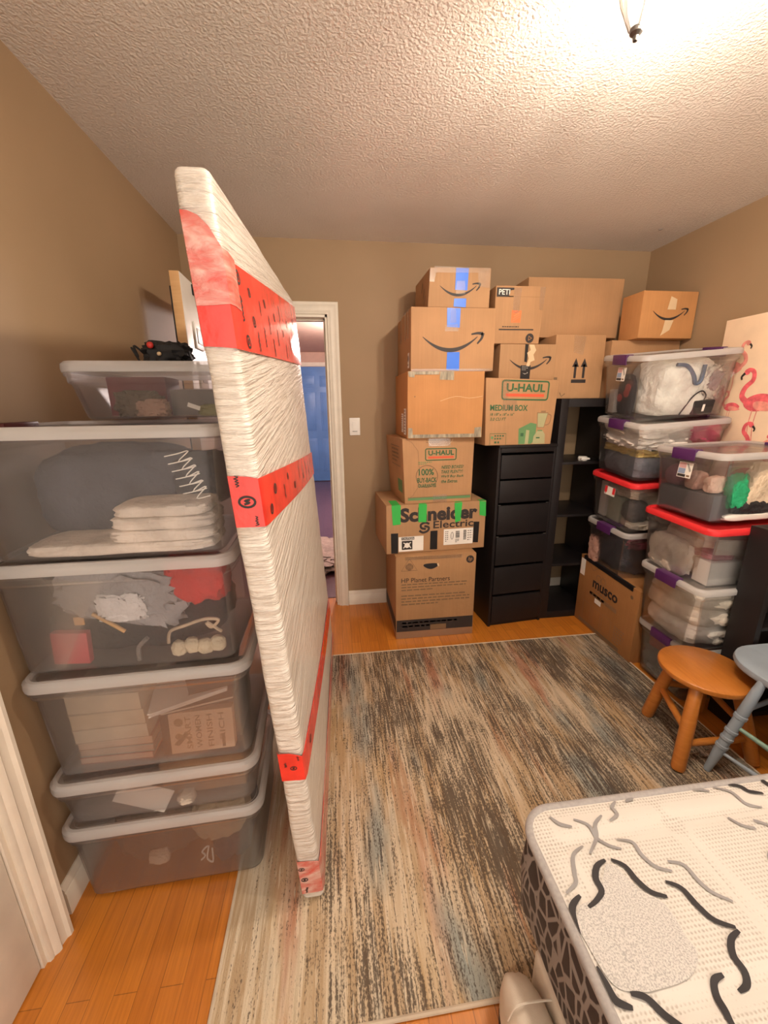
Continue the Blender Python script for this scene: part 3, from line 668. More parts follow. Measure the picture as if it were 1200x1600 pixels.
# 9 thin box with orange square
g, F, Lf, part, done = carton('box with faded orange square logo and PETI print, beside the top smile boxes', .934, 2.372, 1.806, .290, .135, .302, 0, 'card', {5: (.006, 0, .002), 1: (-.012, 0, 0)})
F.rect(.006, .245, .105, .292, 'ink'); F.text('PETI', .018, .256, .082, .284, 'white', .015); F.poly([(.078, .25), (.105, .25), (.112, .282), (.085, .278)], 'card', .0013)
F.poly([(.102, .112), (.158, .112), (.160, .175), (.102, .177)], 'orange'); 
for i in range(4): F.stroke([(.108 + i * .004, .118 + i * .014), (.152, .142 + i * .012)], .003, 'card', .0013, 1)
F.lines(.05, .085, .195, .094, 1, 'ink', .6, 3); F.rect(.03, .072, .245, .079, 'ink'); F.disc(.228, .03, .026, 'ink'); F.ring(.228, .03, .013, .005, 'card2', 3); F.rect(.07, .245, .29, .248, 'card3')
pg = G(); F.slab(.11, .165, .145, .29, 'cleartape', pg, .0008, .0014, .01, 4); part('clear_tape', pg)
pg = G(); F.slab(.262, .18, .288, .295, 'cleartape', pg, .0008, .0014, .01, 6); part('clear_tape', pg)
done()
# 10 up arrows box on the shelf unit
g, F, Lf, part, done = carton('tan box with two black up arrows, on the black shelf unit', 1.335, 2.40, 1.4965, .325, .33, .366, 0, 'card', {5: (-.004, 0, 0)})
for u in (.142, .198):
    F.rect(u - .008, .12, u + .008, .20, 'ink'); F.poly([(u - .022, .185), (u + .022, .185), (u, .235)], 'ink')
F.rect(.122, .092, .218, .112, 'ink'); F.stroke([(.055, .035), (.068, .012), (.09, .03)], .006, 'tanink', sub=1)
F.rect(.008, .11, .03, .125, 'tanink'); F.rect(.004, .09, .022, .1, 'ink')
pg = G(); F.slab(.11, .26, .19, .36, 'cleartape', pg, .0008, .0014, .02, 2); part('clear_tape', pg)
done()
# 11 big plain box
g, F, Lf, part, done = carton('large plain tan box without print, on the up-arrows box', 1.196, 2.525, 1.865, .612, .225, .335, 0, 'card', {5: (.01, 0, .004)})
done()
# 12 flat wide box under the corner box
g, F, Lf, part, done = carton('plain box almost hidden under the corner smile box, on the shelf unit', 1.690, 2.39, 1.4965, .455, .36, .336, 0, 'card')
done()
# 13 corner smile box
g, F, Lf, part, done = carton('smile-arrow box with tan paper tape, on the plain box in the room corner', 1.792, 2.312, 1.8335, .349, .17, .253, 0, 'card2', {6: (.0, -.0, 0)})
smile(F, .185, .130, .225)
for nm, q in (('a', [(.14, .012), (.195, .045), (.212, .098), (.158, .098), (.150, .04)]), ('b', [(.162, .155), (.215, .155), (.215, .21), (.175, .225)])):
    pg = G(); n = len(q); pg.add([F.at(u, v, .0012) for u, v in q] + [F.at(u, v, .0022) for u, v in q], [tuple(range(n, 2 * n))] + [(i, (i + 1) % n, n + (i + 1) % n, n + i) for i in range(n)], 'tantape'); part('paper_tape', pg)
done()

# ------------------------------------------------------------------ black chest of drawers
CX = T((.985, 2.303, 0)) @ RZ(5.2)
ch = thing('chest_of_drawers', 'tall narrow black six drawer chest beside the tall box stack', 'chest of drawers', CX)
w, d, h = .395, .425, 1.2265
g = G(); g.box((0, .006, .0), (.018, d, h - .016), 'black', .0015); g.box((w - .018, .006, 0), (w, d, h - .016), 'black', .0015); g.box((.018, d - .012, .03), (w - .018, d, h - .02), 'black'); g.box((.018, .02, .02), (w - .018, d - .02, .035), 'black'); g.box((.018, .018, .0), (w - .018, .03, .028), 'black', .001)
g.build('carcass', ch)
g = G(); g.box((-.001, -.004, h - .016), (w + .001, d, h), 'black', .003); g.box((.018, .004, h - .046), (w - .018, .02, h - .017), 'black', .002); g.build('top', ch)
zs = [.026, .236, .446, .656, .866, 1.018, 1.176]
for i in range(6):
    z0, z1 = zs[i] + .002, zs[i + 1] - .004 - (.012 if i < 4 else .006)
    yo = (0, 0, .002, .003, .001, 0)[i]
    g = G(); g.box((.0205, .001 - yo, z0), (w - .0205, .018 - yo, z1), 'black', .0025); g.box((.03, .02, z0 + .02), (w - .03, d - .03, z0 + .026), 'black'); g.box((.026, .018 - yo, z0 + .01), (.036, d - .03, z1 - .02), 'black'); g.box((w - .036, .018 - yo, z0 + .01), (w - .026, d - .03, z1 - .02), 'black')
    g.build('drawer', ch)
    if i in (2, 3):
        dr = ch.children[-1]
        for x in (.03, w - .03): g = G(); g.box((x - .008, .004, z1 + .001), (x + .008, .012, z1 + .004), 'metal', .001); g.build('bracket', dr)
# ------------------------------------------------------------------ black cube shelf unit
sx0, sx1, sy0, sy1, sh = 1.388, 2.146, 2.362, 2.748, 1.4955; t_ = .05
s_ = thing('shelf_unit', 'black open-backed cube shelf unit standing behind the chest of drawers', 'shelf', T((sx0, sy0, 0)))
w, d = sx1 - sx0, sy1 - sy0
for nm, a, b in (('side_panel', (0, 0, 0), (t_, d, sh)), ('side_panel', (w - t_, 0, 0), (w, d, sh)), ('top', (t_, 0, sh - t_), (w - t_, d, sh)), ('bottom', (t_, 0, 0), (w - t_, d, t_)), ('divider', (w / 2 - .008, .002, t_), (w / 2 + .008, d, sh - t_))):
    g = G(); g.box(a, b, 'black', .0015); g.build(nm, s_)
for k in range(1, 4):
    z = t_ + k * (sh - 2 * t_) / 4
    for a, b in ((t_, w / 2 - .008), (w / 2 + .008, w - t_)):
        g = G(); g.box((a, .002, z - .008), (b, d, z + .008), 'black', .001); g.build('shelf', s_)
zsh = t_ + 3 * (sh - 2 * t_) / 4 + .008
g = G(); g.lathe([(.0, 0), (.026, 0), (.030, .006), (.030, .02), (.024, .027), (0, .028)], 'offwhite', 20); g.box((-.03, -.034, .008), (.03, -.02, .02), 'offwhite', .004)
tag(g.build('smoke_alarm', X=T((1.612, 2.425, zsh))), 'small round white plastic device on the black shelf', 'device')

# ------------------------------------------------------------------ storage bins
def bin_(label, X, W, D, H, body='clear', lid='lid', latch='purple', group=None, taper=.02, latch_len=.125, sticker=None, cat='storage bin'):
    o = thing('storage_bin', label, cat, X, group)
    w, d = W - .022, D - .022; rc = .035
    g = G(); tp = 2 * taper; th = .0025
    ring = [rr(w - tp - .02, d - tp - .02, rc - .01, 0), rr(w - tp, d - tp, rc, .008), rr(w - .01, d - .01, rc, H - .045), rr(w + .002, d + .002, rc, H - .04), rr(w + .004, d + .004, rc, H - .024), rr(W - .006, D - .006, rc + .008, H - .022), rr(W - .006, D - .006, rc + .008, H), rr(w, d, rc, H), rr(w - .002, d - .002, rc, H - .035), rr(w - .01 - 2 * th, d - .01 - 2 * th, rc, H - .046), rr(w - tp - 2 * th, d - tp - 2 * th, rc, .010), rr(w - tp - .03, d - tp - .03, rc - .01, .004)]
    g.loft(ring, body); g.build('bin_body', o)
    g = G(); r2 = rc + .012
    rim = 'redlid' if lid == 'redlid' else 'rim'
    q = [rr(W - .008, D - .008, r2, H - .010), rr(W, D, r2, H - .012), rr(W + .002, D + .002, r2, H - .004), rr(W, D, r2, H + .009), rr(W - .012, D - .012, r2, H + .016), rr(W - .030, D - .030, r2 - .01, H + .016), rr(W - .034, D - .034, r2 - .012, H + .010), rr(W - .034, D - .034, r2 - .012, H + .006), rr(W - .02, D - .02, r2, H + .006), rr(W - .008, D - .008, r2, H + .002)]
    g.loft(q + [q[0]], rim, False, False)
    g.loft([rr(W - .034, D - .034, r2 - .012, H + .006), rr(W - .034, D - .034, r2 - .012, H + .0085), rr(W - .05, D - .05, r2 - .015, H + .0085), rr(W - .05, D - .05, r2 - .015, H + .006)], lid)
    g.build('lid', o)
    if latch:
        for sx in (-1, 1):
            g = G(); x = sx * (W / 2 + .003)
            g.box((min(x, x - sx * .034), -latch_len / 2, H + .006), (max(x, x - sx * .034), latch_len / 2, H + .0205), latch, .004)
            g.box((min(x, x + sx * .005), -latch_len / 2, H - .030), (max(x, x + sx * .005), latch_len / 2, H + .0195), latch, .004)
            g.box((min(x, x - sx * .008), -latch_len / 2 + .01, H - .032), (max(x, x - sx * .008), latch_len / 2 - .01, H - .024), latch, .002)
            g.build('latch', o)
    if sticker: sticker(o, W, D, H)
    return o
BG = 'stacked clear plastic storage bins'
def item(name, label, X, L, geo, mat=None, cat=None):
    """a thing lying inside a bin: X the bin's matrix, L local placement"""
    if isinstance(geo, G): g = geo
    else: g = G(); g.bm(geo, mat)
    return tag(g.build(name, X=X @ L), label, cat or name.split('_')[-1])
def cloth(label, X, loc, size, col, seed, amp=.14, freq=2.6, k=3.2, rot=(0, 0, 0), name='folded_clothing', cat='clothing', rough=.85):
    return item(name, label, X, T(loc) @ RZ(rot[2]) @ RY(rot[1]) @ RX(rot[0]), blob_geo(size, seed, amp, freq, k), fab(col, rough), cat)
def slabbox(label, X, loc, size, mat, rot=(0, 0, 0), name='small_box', cat='box', bev=.003):
    g = G(); g.box((-size[0] / 2, -size[1] / 2, 0), (size[0] / 2, size[1] / 2, size[2]), mat, bev)
    return item(name, label, X, T(loc) @ RZ(rot[2]) @ RY(rot[1]) @ RX(rot[0]), g, None, cat)

# ---- left stack
def LX(cx, cy, z, yaw=1.5): return T((cx, cy, z)) @ RZ(yaw)
b1 = LX(-.556, 1.172, RT); b2 = LX(-.556, 1.174, .298, 2); b3 = LX(-.552, 1.178, .466, 1.5); b4 = LX(-.562, 1.178, .797, 0.3); b5 = LX(-.552, 1.175, 1.113, .5); b6 = LX(-.492, 1.405, 1.435, .5)
bin_('frosted bin with dim brown contents, bottom of the left stack on the floor', b1, .570, .42, .272, 'frost', 'lidfrost', None, BG, .015)
bin_('shallow frosted bin with cardboard and white card, second from the floor in left stack', b2, .568, .42, .148, 'frost', 'lidfrost', None, BG, .015)
bin_('frosted bin filled with books and magazines, in the left stack', b3, .576, .42, .308, 'frost', 'lidfrost', None, BG, .015)
bin_('frosted bin of black and red clothes, in the left stack above the books', b4, .585, .42, .296, 'frost', 'lidfrost', None, BG, .015)
bin_('large frosted bin with folded white towel, in the left stack under the top bin', b5, .575, .44, .302, 'frost', 'lidfrost', 'maroonlatch', BG, .015)
bin_('short frosted bin with maroon and brown contents, on top of the left stack', b6, .475, .40, .140, 'frost', 'lidfrost', None, BG, .022)
# contents of the lowest bin
cloth('brown grey bundle filling the lowest left bin', b1, (-.075, .02, .012), (.30, .30, .225), (.12, .085, .062), 11, .10)
cloth('beige cloth at the right of the lowest left bin', b1, (.125, -.04, .1), (.18, .24, .155), (.40, .32, .22), 12, .16)
cloth('dark navy cloth in the right corner of the lowest left bin', b1, (.155, -.03, .012), (.13, .26, .10), (.035, .045, .065), 13, .12)
cloth('white scrap of cloth low in the lowest left bin', b1, (-.06, -.143, .05), (.06, .03, .04), (.62, .52, .42), 14, .25)
g = G(); P = smooth2([(.07, -.162, .05), (.085, -.164, .07), (.078, -.166, .09), (.1, -.167, .11), (.09, -.166, .06), (.105, -.165, .04), (.11, -.168, .1)], 5); g.tube(P, .0025, 'white', 6); item('cable', 'pale cord against the front of the lowest left bin', b1, T((0, 0, 0)), g, None, 'cord')
# shallow bin
slabbox('brown cardboard carton in the shallow left bin', b2, (.105, -.01, .008), (.245, .25, .125), 'card3', name='cardboard_carton')
cloth('dark grey bundle in the shallow left bin', b2, (-.13, .02, .008), (.2, .28, .12), (.075, .06, .055), 15, .1)
slabbox('white card leaning in the shallow left bin', b2, (-.075, -.172, .022), (.15, .003, .085), 'white', (0, 28, 0), name='paper_card', cat='card', bev=.001)
cloth('crumpled white wrapper in the shallow left bin', b2, (.06, -.168, .012), (.05, .035, .035), (.66, .58, .48), 16, .2, name='crumpled_wrapper', cat='wrapper')
g = G(); P = smooth2([(-.1 + .008 * i, -.167, .075 + (.012 if i % 2 else 0)) for i in range(9)], 4); g.tube(P, .0018, 'white', 6); item('string', 'white squiggly cord in the shallow left bin', b2, T((0, 0, 0)), g, None, 'cord')
# books
def book(label, X, loc, w, d, t, cover, rot=(0, 0, 0), name='paperback_book', pages=(.62, .50, .36)):
    """lies flat, spine at the back; page block shows at the front"""
    o = thing(name, label, 'book', X @ T(loc) @ RZ(rot[2]) @ RY(rot[1]) @ RX(rot[0]))
    g = G(); g.box((-w / 2, -d / 2, 0), (w / 2, d / 2, .0014), cover, .0004); g.box((-w / 2, -d / 2, t - .0014), (w / 2, d / 2, t), cover, .0004); g.box((-w / 2, d / 2 - .0014, 0), (w / 2, d / 2, t), cover, .0004); g.build('cover', o)
    g = G(); g.box((-w / 2 + .002, -d / 2 + .002, .0014), (w / 2 - .002, d / 2 - .0014, t - .0014), fab(pages, .9, .2)); g.build('pages', o)
    return o
zz = .010
for t, cv, lab, pg in ((.022, (.35, .08, .07), 'red-covered book at the bottom of the pile in the left book bin', (.50, .30, .22)), (.024, (.22, .34, .33), 'teal-covered book second in the pile in the left book bin', (.42, .30, .24)), (.026, (.45, .24, .18), 'brick-covered book in the middle of the pile in the left book bin', (.56, .40, .30)), (.044, (.6, .5, .4), 'cream-covered book in the upper pile in the left book bin', (.60, .50, .38)), (.05, (.55, .43, .32), 'tan-covered book second from the top of the pile in the left book bin', (.60, .47, .33)), (.058, (.5, .42, .34), 'thick pale book on top of the pile in the left book bin', (.62, .50, .37))):
    k = random.random() * .012
    book(lab, b3, (-.118 + k, -.055 + k * .5, zz), .195 + k, .21, t, fab(cv), (0, 0, (random.random() - .5) * 5), pages=pg); zz += t + .001
# the facing paperback
bk = thing('paperback_book', 'tan paperback with title running sideways, facing out of the left book bin', 'book', b3 @ T((.112, -.160, .012)) @ RX(-6))
g = G(); g.box((-.10, 0, 0), (.10, .026, .130), mottled('tan_book_cover', (.60, .42, .29), .55, .4, .06), .0015)
F = Face(g, (-.10, 0, 0), (.10, 0, 0), (-.10, 0, .130), (.10, 0, .130), .2, .13)
F.rect(0, 0, .022, .13, 'ink'); F.disc(.048, .10, .013, 'brown2', 16); F.poly([(.03, .03), (.045, .025), (.075, .06), (.066, .07)], 'tanink'); F.disc(.045, .055, .010, 'brown2', 12)
for i, (t, u) in enumerate((('SMART', .066), ('WOMEN', .094), ('FINISH', .126), ('RICH', .160))): F.text(t, u, .012 + (.02 if i == 3 else 0), u + .016, .118, 'brown2' if i == 0 else 'tanink', .01, 0, 90)
F.rect(.165, .006, .174, .05, 'tanink'); g.build('cover', bk)
slabbox('black box behind the sideways paperback in the left book bin', b3, (.11, -.03, .012), (.23, .18, .165), 'blackmatte', name='black_case', cat='case')
book('white magazine tilted on top of the black case in the left book bin', b3, (.085, -.075, .185), .21, .19, .012, 'white', (0, -8, 12), 'magazine', (.75, .70, .64))
book('dark magazine under the white one in the left book bin', b3, (.12, -.075, .172), .20, .19, .010, 'blackmatte', (0, -6, 4), 'magazine', (.5, .44, .36))
book('black notebook at the top right of the left book bin', b3, (.155, -.055, .215), .13, .2, .045, 'blackmatte', (0, -4, 8), 'notebook', (.05, .045, .04))
# clothes bin
cloth('black clothes filling the left clothes bin', b4, (-.02, .02, .01), (.48, .31, .17), (.022, .020, .022), 21, .09)
cloth('dark grey hoodie lying on the black clothes of the left clothes bin', b4, (-.06, .03, .15), (.4, .27, .13), (.035, .033, .036), 22, .1)
slabbox('flat red box at the lower left of the left clothes bin', b4, (-.158, -.152, .012), (.088, .02, .092), plain('dull_red_card', (.50, .055, .07), .6), (0, 4, 0), name='red_box')
slabbox('tiny orange price card in the left clothes bin', b4, (-.115, -.166, .128), (.024, .003, .022), plain('orange_card', (.72, .38, .12), .6), name='price_card', cat='card', bev=.0006)
cloth('grey crumpled plastic bag at the front of the left clothes bin', b4, (-.02, -.155, .13), (.33, .05, .155), (.30, .29, .30), 23, .26, 4, 2.6, (0, 14, 0), 'plastic_bag', 'bag', .35)
cloth('pale tissue paper in the middle of the left clothes bin', b4, (.0, -.178, .14), (.12, .02, .075), (.62, .60, .60), 24, .3, 4, name='tissue_paper', cat='paper')
cloth('bright red shirt at the top right of the left clothes bin', b4, (.175, -.12, .165), (.16, .11, .13), (.52, .03, .025), 25, .2, 3)
g = G(); P = smooth2([(-.07, -.182, .165), (-.03, -.184, .135), (.0, -.184, .11)], 4); g.tube(P, .005, fab((.55, .35, .18)), 6); item('orange_ribbon', 'orange lace strip beside the grey bag in the left clothes bin', b4, T((0, 0, 0)), g, None, 'ribbon')
g = G(); P = smooth2([(.10, -.182, .065), (.11, -.184, .1), (.15, -.185, .115), (.2, -.186, .13), (.235, -.186, .125), (.215, -.186, .105), (.205, -.186, .12), (.24, -.186, .09)], 5); g.tube(P, .0045, fab((.42, .33, .25)), 6); item('drawstring', 'tan knotted drawstring in the left clothes bin', b4, T((0, 0, 0)), g, None, 'cord')
g = G(); P = smooth2([(.02, -.18, .02), (.025, -.182, .06), (.05, -.182, .085)], 4); g.tube(P, .006, fab((.18, .16, .15)), 6); item('grey_strap', 'grey strap low in the left clothes bin', b4, T((0, 0, 0)), g, None, 'strap')
g = G()
for i in range(4): g.bm(blob_geo((.042, .03, .045), 30 + i, .12, 2, 2.2), fab((.58, .50, .36)), T((.115 + i * .034, -.158, .012 + .006 * (i % 2))))
item('scalloped_trim', 'cream scalloped trim at the lower right of the left clothes bin', b4, T((0, 0, 0)), g, None, 'trim')
# towel bin
cloth('dark slate clothing filling the large left bin', b5, (-.05, .06, .01), (.42, .26, .25), (.085, .088, .108), 41, .06)
cloth('charcoal cloth at the right of the large left bin', b5, (.17, .06, .09), (.16, .24, .14), (.035, .035, .042), 42, .1)
g = G()
for i, (z, x0, w_, t_2) in enumerate(((.008, -.205, .445, .030), (.036, -.01, .25, .032), (.066, .0, .24, .034), (.098, .01, .22, .03))):
    b = blob_geo((w_, .15, t_2), 50 + i, .05, 3, 6); g.bm(b, fab((.68, .60, .52)), T((x0 + w_ / 2, -.115, z)))
item('folded_towel', 'white folded towel in the large left bin', b5, T((0, 0, 0)), g, None, 'towel')
g = G(); rnd = random.Random(5)
for i in range(6):
    z = .245 - i * .018; x = .155 + .006 * i
    P = smooth2([(x, -.196, z), (x + .03, -.1965, z + .006), (x + .055, -.197, z + .002 + rnd.random() * .016), (x + .03, -.197, z - .012), (x + .062, -.197, z - .006)], 4); g.tube(P, .0014, 'white', 5)
item('white_string', 'tangle of white strings in the large left bin', b5, T((0, .004, 0)), g, None, 'string')
# top bin
slabbox('maroon folder at the back of the top left bin', b6, (-.105, .02, .01), (.17, .12, .115), plain('maroon_card', (.19, .035, .04), .6), name='maroon_folder', cat='folder')
cloth('brown leafy bundle in the top left bin', b6, (-.075, -.105, .008), (.13, .07, .075), (.13, .095, .065), 61, .3, 4.5, name='crumpled_bundle', cat='bundle')
cloth('pinkish brown wad in the top left bin', b6, (-.03, -.125, .008), (.09, .045, .05), (.36, .22, .16), 62, .3, 4, name='paper_wad', cat='paper')
slabbox('grey box at the right of the top left bin', b6, (.105, -.02, .01), (.19, .16, .075), plain('grey_card', (.16, .14, .13), .6), name='grey_box')
cloth('olive cloth at the right end of the top left bin', b6, (.145, -.125, .008), (.1, .05, .035), (.28, .26, .12), 63, .12)
slabbox('small white tag in the top left bin', b6, (.09, -.16, .03), (.035, .002, .012), 'white', (0, 20, 0), name='white_tag', cat='tag', bev=.0005)
# on top of the top bin: black game controller thing and cables
zt = 1.435 + .157
o = thing('gadget', 'black gadget with red button and tangled cord, lying on the top left bin', 'gadget', T((-.505, 1.33, zt)))
g = G(); g.bm(blob_geo((.13, .10, .065), 71, .25, 3, 3), 'blackmatte', T((.025, .01, 0))); g.build('housing', o)
g = G(); g.bm(blob_geo((.018, .014, .018), 1, .02, 2, 2.2, False, 4), plain('red_button_plastic', (.6, .03, .02), .4), T((-.004, -.043, .040))); g.build('button', o)
g = G(); g.bm(blob_geo((.012, .01, .011), 1, .02, 2, 2.2, False, 4), 'tantape', T((.018, -.045, .020))); g.build('knob', o)
g = G(); P = smooth2([(-.03, .02, .01), (-.05, .0, .04), (-.062, -.01, .05), (-.05, -.02, .02), (-.065, -.02, .045), (-.045, -.025, .004), (-.052, -.03, .001)], 5); g.tube(P, .003, 'blackmatte', 7); g.build('cord', o)
# tall white panel with bare wood edge
o = thing('tall_board', 'tall white panel with bare birch edge standing between left wall and wrapped mattress', 'panel', T((-.678, 2.02, 0)) @ RZ(1.5))
g = G(); g.box((0, 0, 0), (.040, .55, 2.04), 'birch', .002); g.build('core', o)
g = G(); g.box((.040, .002, .002), (.0425, .548, 2.038), 'offwhite', .0008); g.build('white_face', o)
for z in (1.62, 1.80):
    g = G(); g.box((.0425, .11, z - .06), (.050, .24, z + .06), 'offwhite', .003); g.box((.046, .135, z - .035), (.053, .215, z + .035), 'shade', .002); g.build('recess', o)
g = G(); g.box((-.006, .0, .9), (0, .02, 1.98), 'blackmatte', .001); g.box((.0425, .16, 1.985), (.050, .28, 2.03), 'blackmatte', .002); g.build('black_strip', o)

# ---- right far stack (leaning slightly)
def RXm(cx, cy, z, W, pit, rol, yaw=0): return T((cx, cy, z)) @ RZ(yaw) @ RX(pit) @ RY(rol)
def sticker_left(x_mat):
    def f(o, W, D, H):
        g = G(); x = -W / 2 + .015 + .004; y0, y1 = -.045, .03; z0, z1 = H - .115, H - .045
        F = Face(g, (x - .012, y1, z0), (x - .012, y0, z0), (x - .005, y1, z1), (x - .005, y0, z1), y1 - y0, z1 - z0)
        F.slab(0, 0, y1 - y0, z1 - z0, 'white', g, .0008, .001); w, h = y1 - y0, z1 - z0
        k = .0024
        F.rect(.003, h * .62, w * .55, h - .003, x_mat, k); F.rect(.003, h * .25, w * .55, h * .6, plain('label_blue', (.25, .33, .48), .5), k); F.rect(.003, .003, w * .62, h * .22, 'ink', k); F.poly([(w * .55, h * .95), (w * .68, h * .95), (w * .95, h * .5), (w * .85, h * .4)], 'shade', k); F.rect(w * .7, .006, w * .92, h * .2, 'tanink', k)
        g.build('label', o)
    return f
def sticker_small(o, W, D, H):
    g = G(); x = -W / 2 + .015; F = Face(g, (x - .003, .05, H - .10), (x - .003, -.04, H - .10), (x + .001, .05, H - .05), (x + .001, -.04, H - .05), .09, .05)
    F.slab(0, 0, .09, .05, 'white', g, .0008, .001); F.rect(.0, .012, .022, .05, 'redlid', .0024); F.rect(.068, .012, .09, .05, 'redlid', .0024); F.disc(.012, .008, .004, 'redlid', 10, .0024)
    g.build('label', o)
mus_h = .462
# cardboard box under the far right stack; its printed side faces left
g = G(); W_, D_, H_ = .40, .545, mus_h
c = [Vector(((0, W_)[i & 1], (0, D_)[i >> 1 & 1], (0, H_)[i >> 2 & 1])) for i in range(8)]
c[4] += Vector((0, 0, -.008)); c[6] += Vector((0, 0, .016))
g.hexa(c, 'card4', .004)
Lf = Face(g, c[2], c[0], c[6], c[4], D_, H_)
Lf.text('musco', .15, .295, .385, .345, 'ink', .03); Lf.ring(.20, .372, .022, .004, 'brown2', 20); Lf.ring(.245, .372, .022, .004, 'brown2', 20); Lf.lines(.18, .27, .36, .292, 1, 'brown2', .6, 3); Lf.rect(.13, .235, .39, .262, 'brown2'); Lf.lines(.13, .235, .39, .262, 1, 'ink', .6, 5)
for u in (.08, .18, .28): Lf.stroke([(u, .05), (u + .08, .05), (u + .08, .17), (u, .17)], .003, 'brown2', sub=1, closed=True)
Lf.lines(.39, .05, .48, .16, 6, 'brown2', .5, 4); Lf.rect(.05, .012, .45, .036, 'tanink'); Lf.stroke([(.06, .455), (.14, .40), (.2, .45)], .003, 'tanink', sub=1); Lf.disc(.49, .40, .012, 'tanink', 14)
mb = tag(g.build('cardboard_box', X=T((1.645, 1.812, 0))), 'brown box with bold black side lettering, on the floor under the far right bins', 'box', 'cardboard moving boxes')
pg = G(); Lf.slab(.19, .205, .25, .235, 'white', pg); pg.build('label', mb)
pg = G(); Lf.slab(.01, .33, .055, .44, 'white', pg); pg.build('label', mb)
pg = G()
pg.loft([[c[6].lerp(c[4], f) + Vector(o_) for o_ in ((-.0022, 0, -.024), (-.0022, 0, .002), (.012, 0, .0035), (.012, 0, .0015), (-.0004, 0, 0), (-.0004, 0, -.024))] for f in (.06, .3, .6, .9)], 'blacktape'); pg.build('black_tape', mb)
r1 = RXm(1.868, 2.142, .458, .53, 2.2, -1.2)
r2 = RXm(1.868, 2.142, .766, .53, 4.2, -2.5)
r3 = RXm(1.862, 2.132, 1.073, .53, 5.2, -3.4)
r4 = RXm(1.855, 2.135, 1.402, .53, 6.2, -4.2, -5)
RBL = 'stacked clear plastic storage bins'
bin_('clear purple-latched bin of navy clothes, standing on the dark lettered brown box', r1, .50, .385, .284, 'clear', 'lid', 'purple', RBL)
bin_('clear bin with red lid and small red label, in the far right stack', r2, .51, .395, .280, 'clear', 'redlid', None, RBL, sticker=sticker_small)
bin_('clear bin of white and yellow cloth, second from the top of far right stack', r3, .525, .41, .302, 'clear', 'lid', 'purple', RBL)
bin_('clear bin with white cushion and black adapter, on top of the far right stack', r4, .525, .40, .318, 'clear', 'lid', 'purple', RBL, sticker=sticker_left(plain('label_pink', (.62, .36, .36), .5)))
cloth('navy clothes filling the purple-latch bin above the brown box', r1, (.0, .0, .01), (.435, .325, .23), (.045, .048, .065), 81, .08)
cloth('peach and mauve cloth at the far end of the navy clothes bin', r1, (-.222, .105, .02), (.02, .10, .17), (.50, .30, .24), 82, .25, 3)
cloth('maroon cloth at the top of the navy clothes bin', r1, (.0, -.145, .19), (.40, .07, .07), (.19, .05, .07), 83, .15)
slabbox('cream carton at the far end of the red-lid far bin', r2, (-.17, .12, .012), (.05, .06, .22), 'white', name='cream_carton', cat='carton')
slabbox('pale green box in the red-lid far bin', r2, (-.155, .02, .012), (.07, .11, .16), plain('pale_green_card', (.50, .54, .42), .6), name='green_box')
cloth('dark rounded helmet-like bundle in the red-lid far bin', r2, (-.15, -.105, .05), (.13, .13, .13), (.10, .095, .095), 84, .08, 2, 2.3, name='dark_bundle', cat='bundle')
cloth('cream cloth around the dark bundle in the red-lid far bin', r2, (.06, -.04, .01), (.34, .29, .24), (.82, .74, .60), 85, .16)
cloth('cream paper under the red lid of the far bin', r2, (-.13, -.05, .19), (.2, .24, .06), (.62, .52, .40), 86, .15)
cloth('white towel along the bottom of the red-lid far bin', r2, (-.10, -.10, .008), (.19, .15, .05), (.66, .60, .50), 87, .12)
cloth('grey blue denim at the bottom of the overfilled bin', r3, (0, 0, .01), (.455, .345, .14), (.20, .22, .26), 88, .05, k=5)
cloth('yellow knitted cloth in the middle of the overfilled bin', r3, (-.0, .0, .125), (.47, .365, .06), (.75, .58, .20), 89, .14, 4, 4)
cloth('white lacy cloth in the overfilled bin', r3, (-.08, -.01, .170), (.33, .36, .07), (.85, .81, .75), 90, .18, 5, 4)
cloth('white sheet at the top of the overfilled bin', r3, (-.075, .0, .22), (.34, .37, .08), (.88, .82, .74), 91, .1, 2.5, 4)
cloth('deep pink cloth at the right end of the overfilled bin', r3, (.155, -.0, .17), (.18, .37, .13), (.75, .13, .25), 92, .1, 2.5, 4)
cloth('white cushion filling the top bin of the far right stack', r4, (.045, .0, .012), (.36, .335, .285), (.90, .85, .76), 93, .08, 1.8, 4, name='cushion', cat='cushion')
g = G(); P = smooth2([(-.06, -.140, .275), (-.01, -.146, .265), (.03, -.150, .215), (.045, -.152, .175), (.07, -.153, .19), (.078, -.152, .265)], 5); 
for i in range(len(P) - 1): pass
g.tube(P, .010, fab((.13, .17, .24)), 6); item('navy_strap', 'navy webbing strap on the white cushion in the top far right bin', r4, T((0, -.018, 0)), g, None, 'strap')
o = thing('black_bag', 'black bag with round red badges at the left end of the top far right bin', 'bag', r4 @ T((-.175, .045, .012)))
g = G(); g.bm(blob_geo((.05, .13, .22), 94, .06, 2, 3), fab((.05, .05, .06))); g.build('bag_body', o)
g = G()
for y, z in ((.02, .09), (-.035, .12), (-.045, .15)):
    P = [(-.028, y + .022 * math.cos(2 * math.pi * i / 16), z + .022 * math.sin(2 * math.pi * i / 16)) for i in range(16)]; Q = [(-.023, p[1], p[2]) for p in P]; g.add(P + Q, [tuple(range(15, -1, -1))] + [(i, (i + 1) % 16, 16 + (i + 1) % 16, 16 + i) for i in range(16)], plain('badge_red', (.70, .12, .10), .5))
g.build('badge', o)
slabbox('small white carton at the far end of the top far right bin', r4, (-.185, .135, .012), (.045, .05, .13), 'white', name='white_carton', cat='carton')
o = thing('power_adapter', 'black power adapter with cable in the top far right bin', 'adapter', r4 @ T((.115, -.150, .012)) @ RX(8))
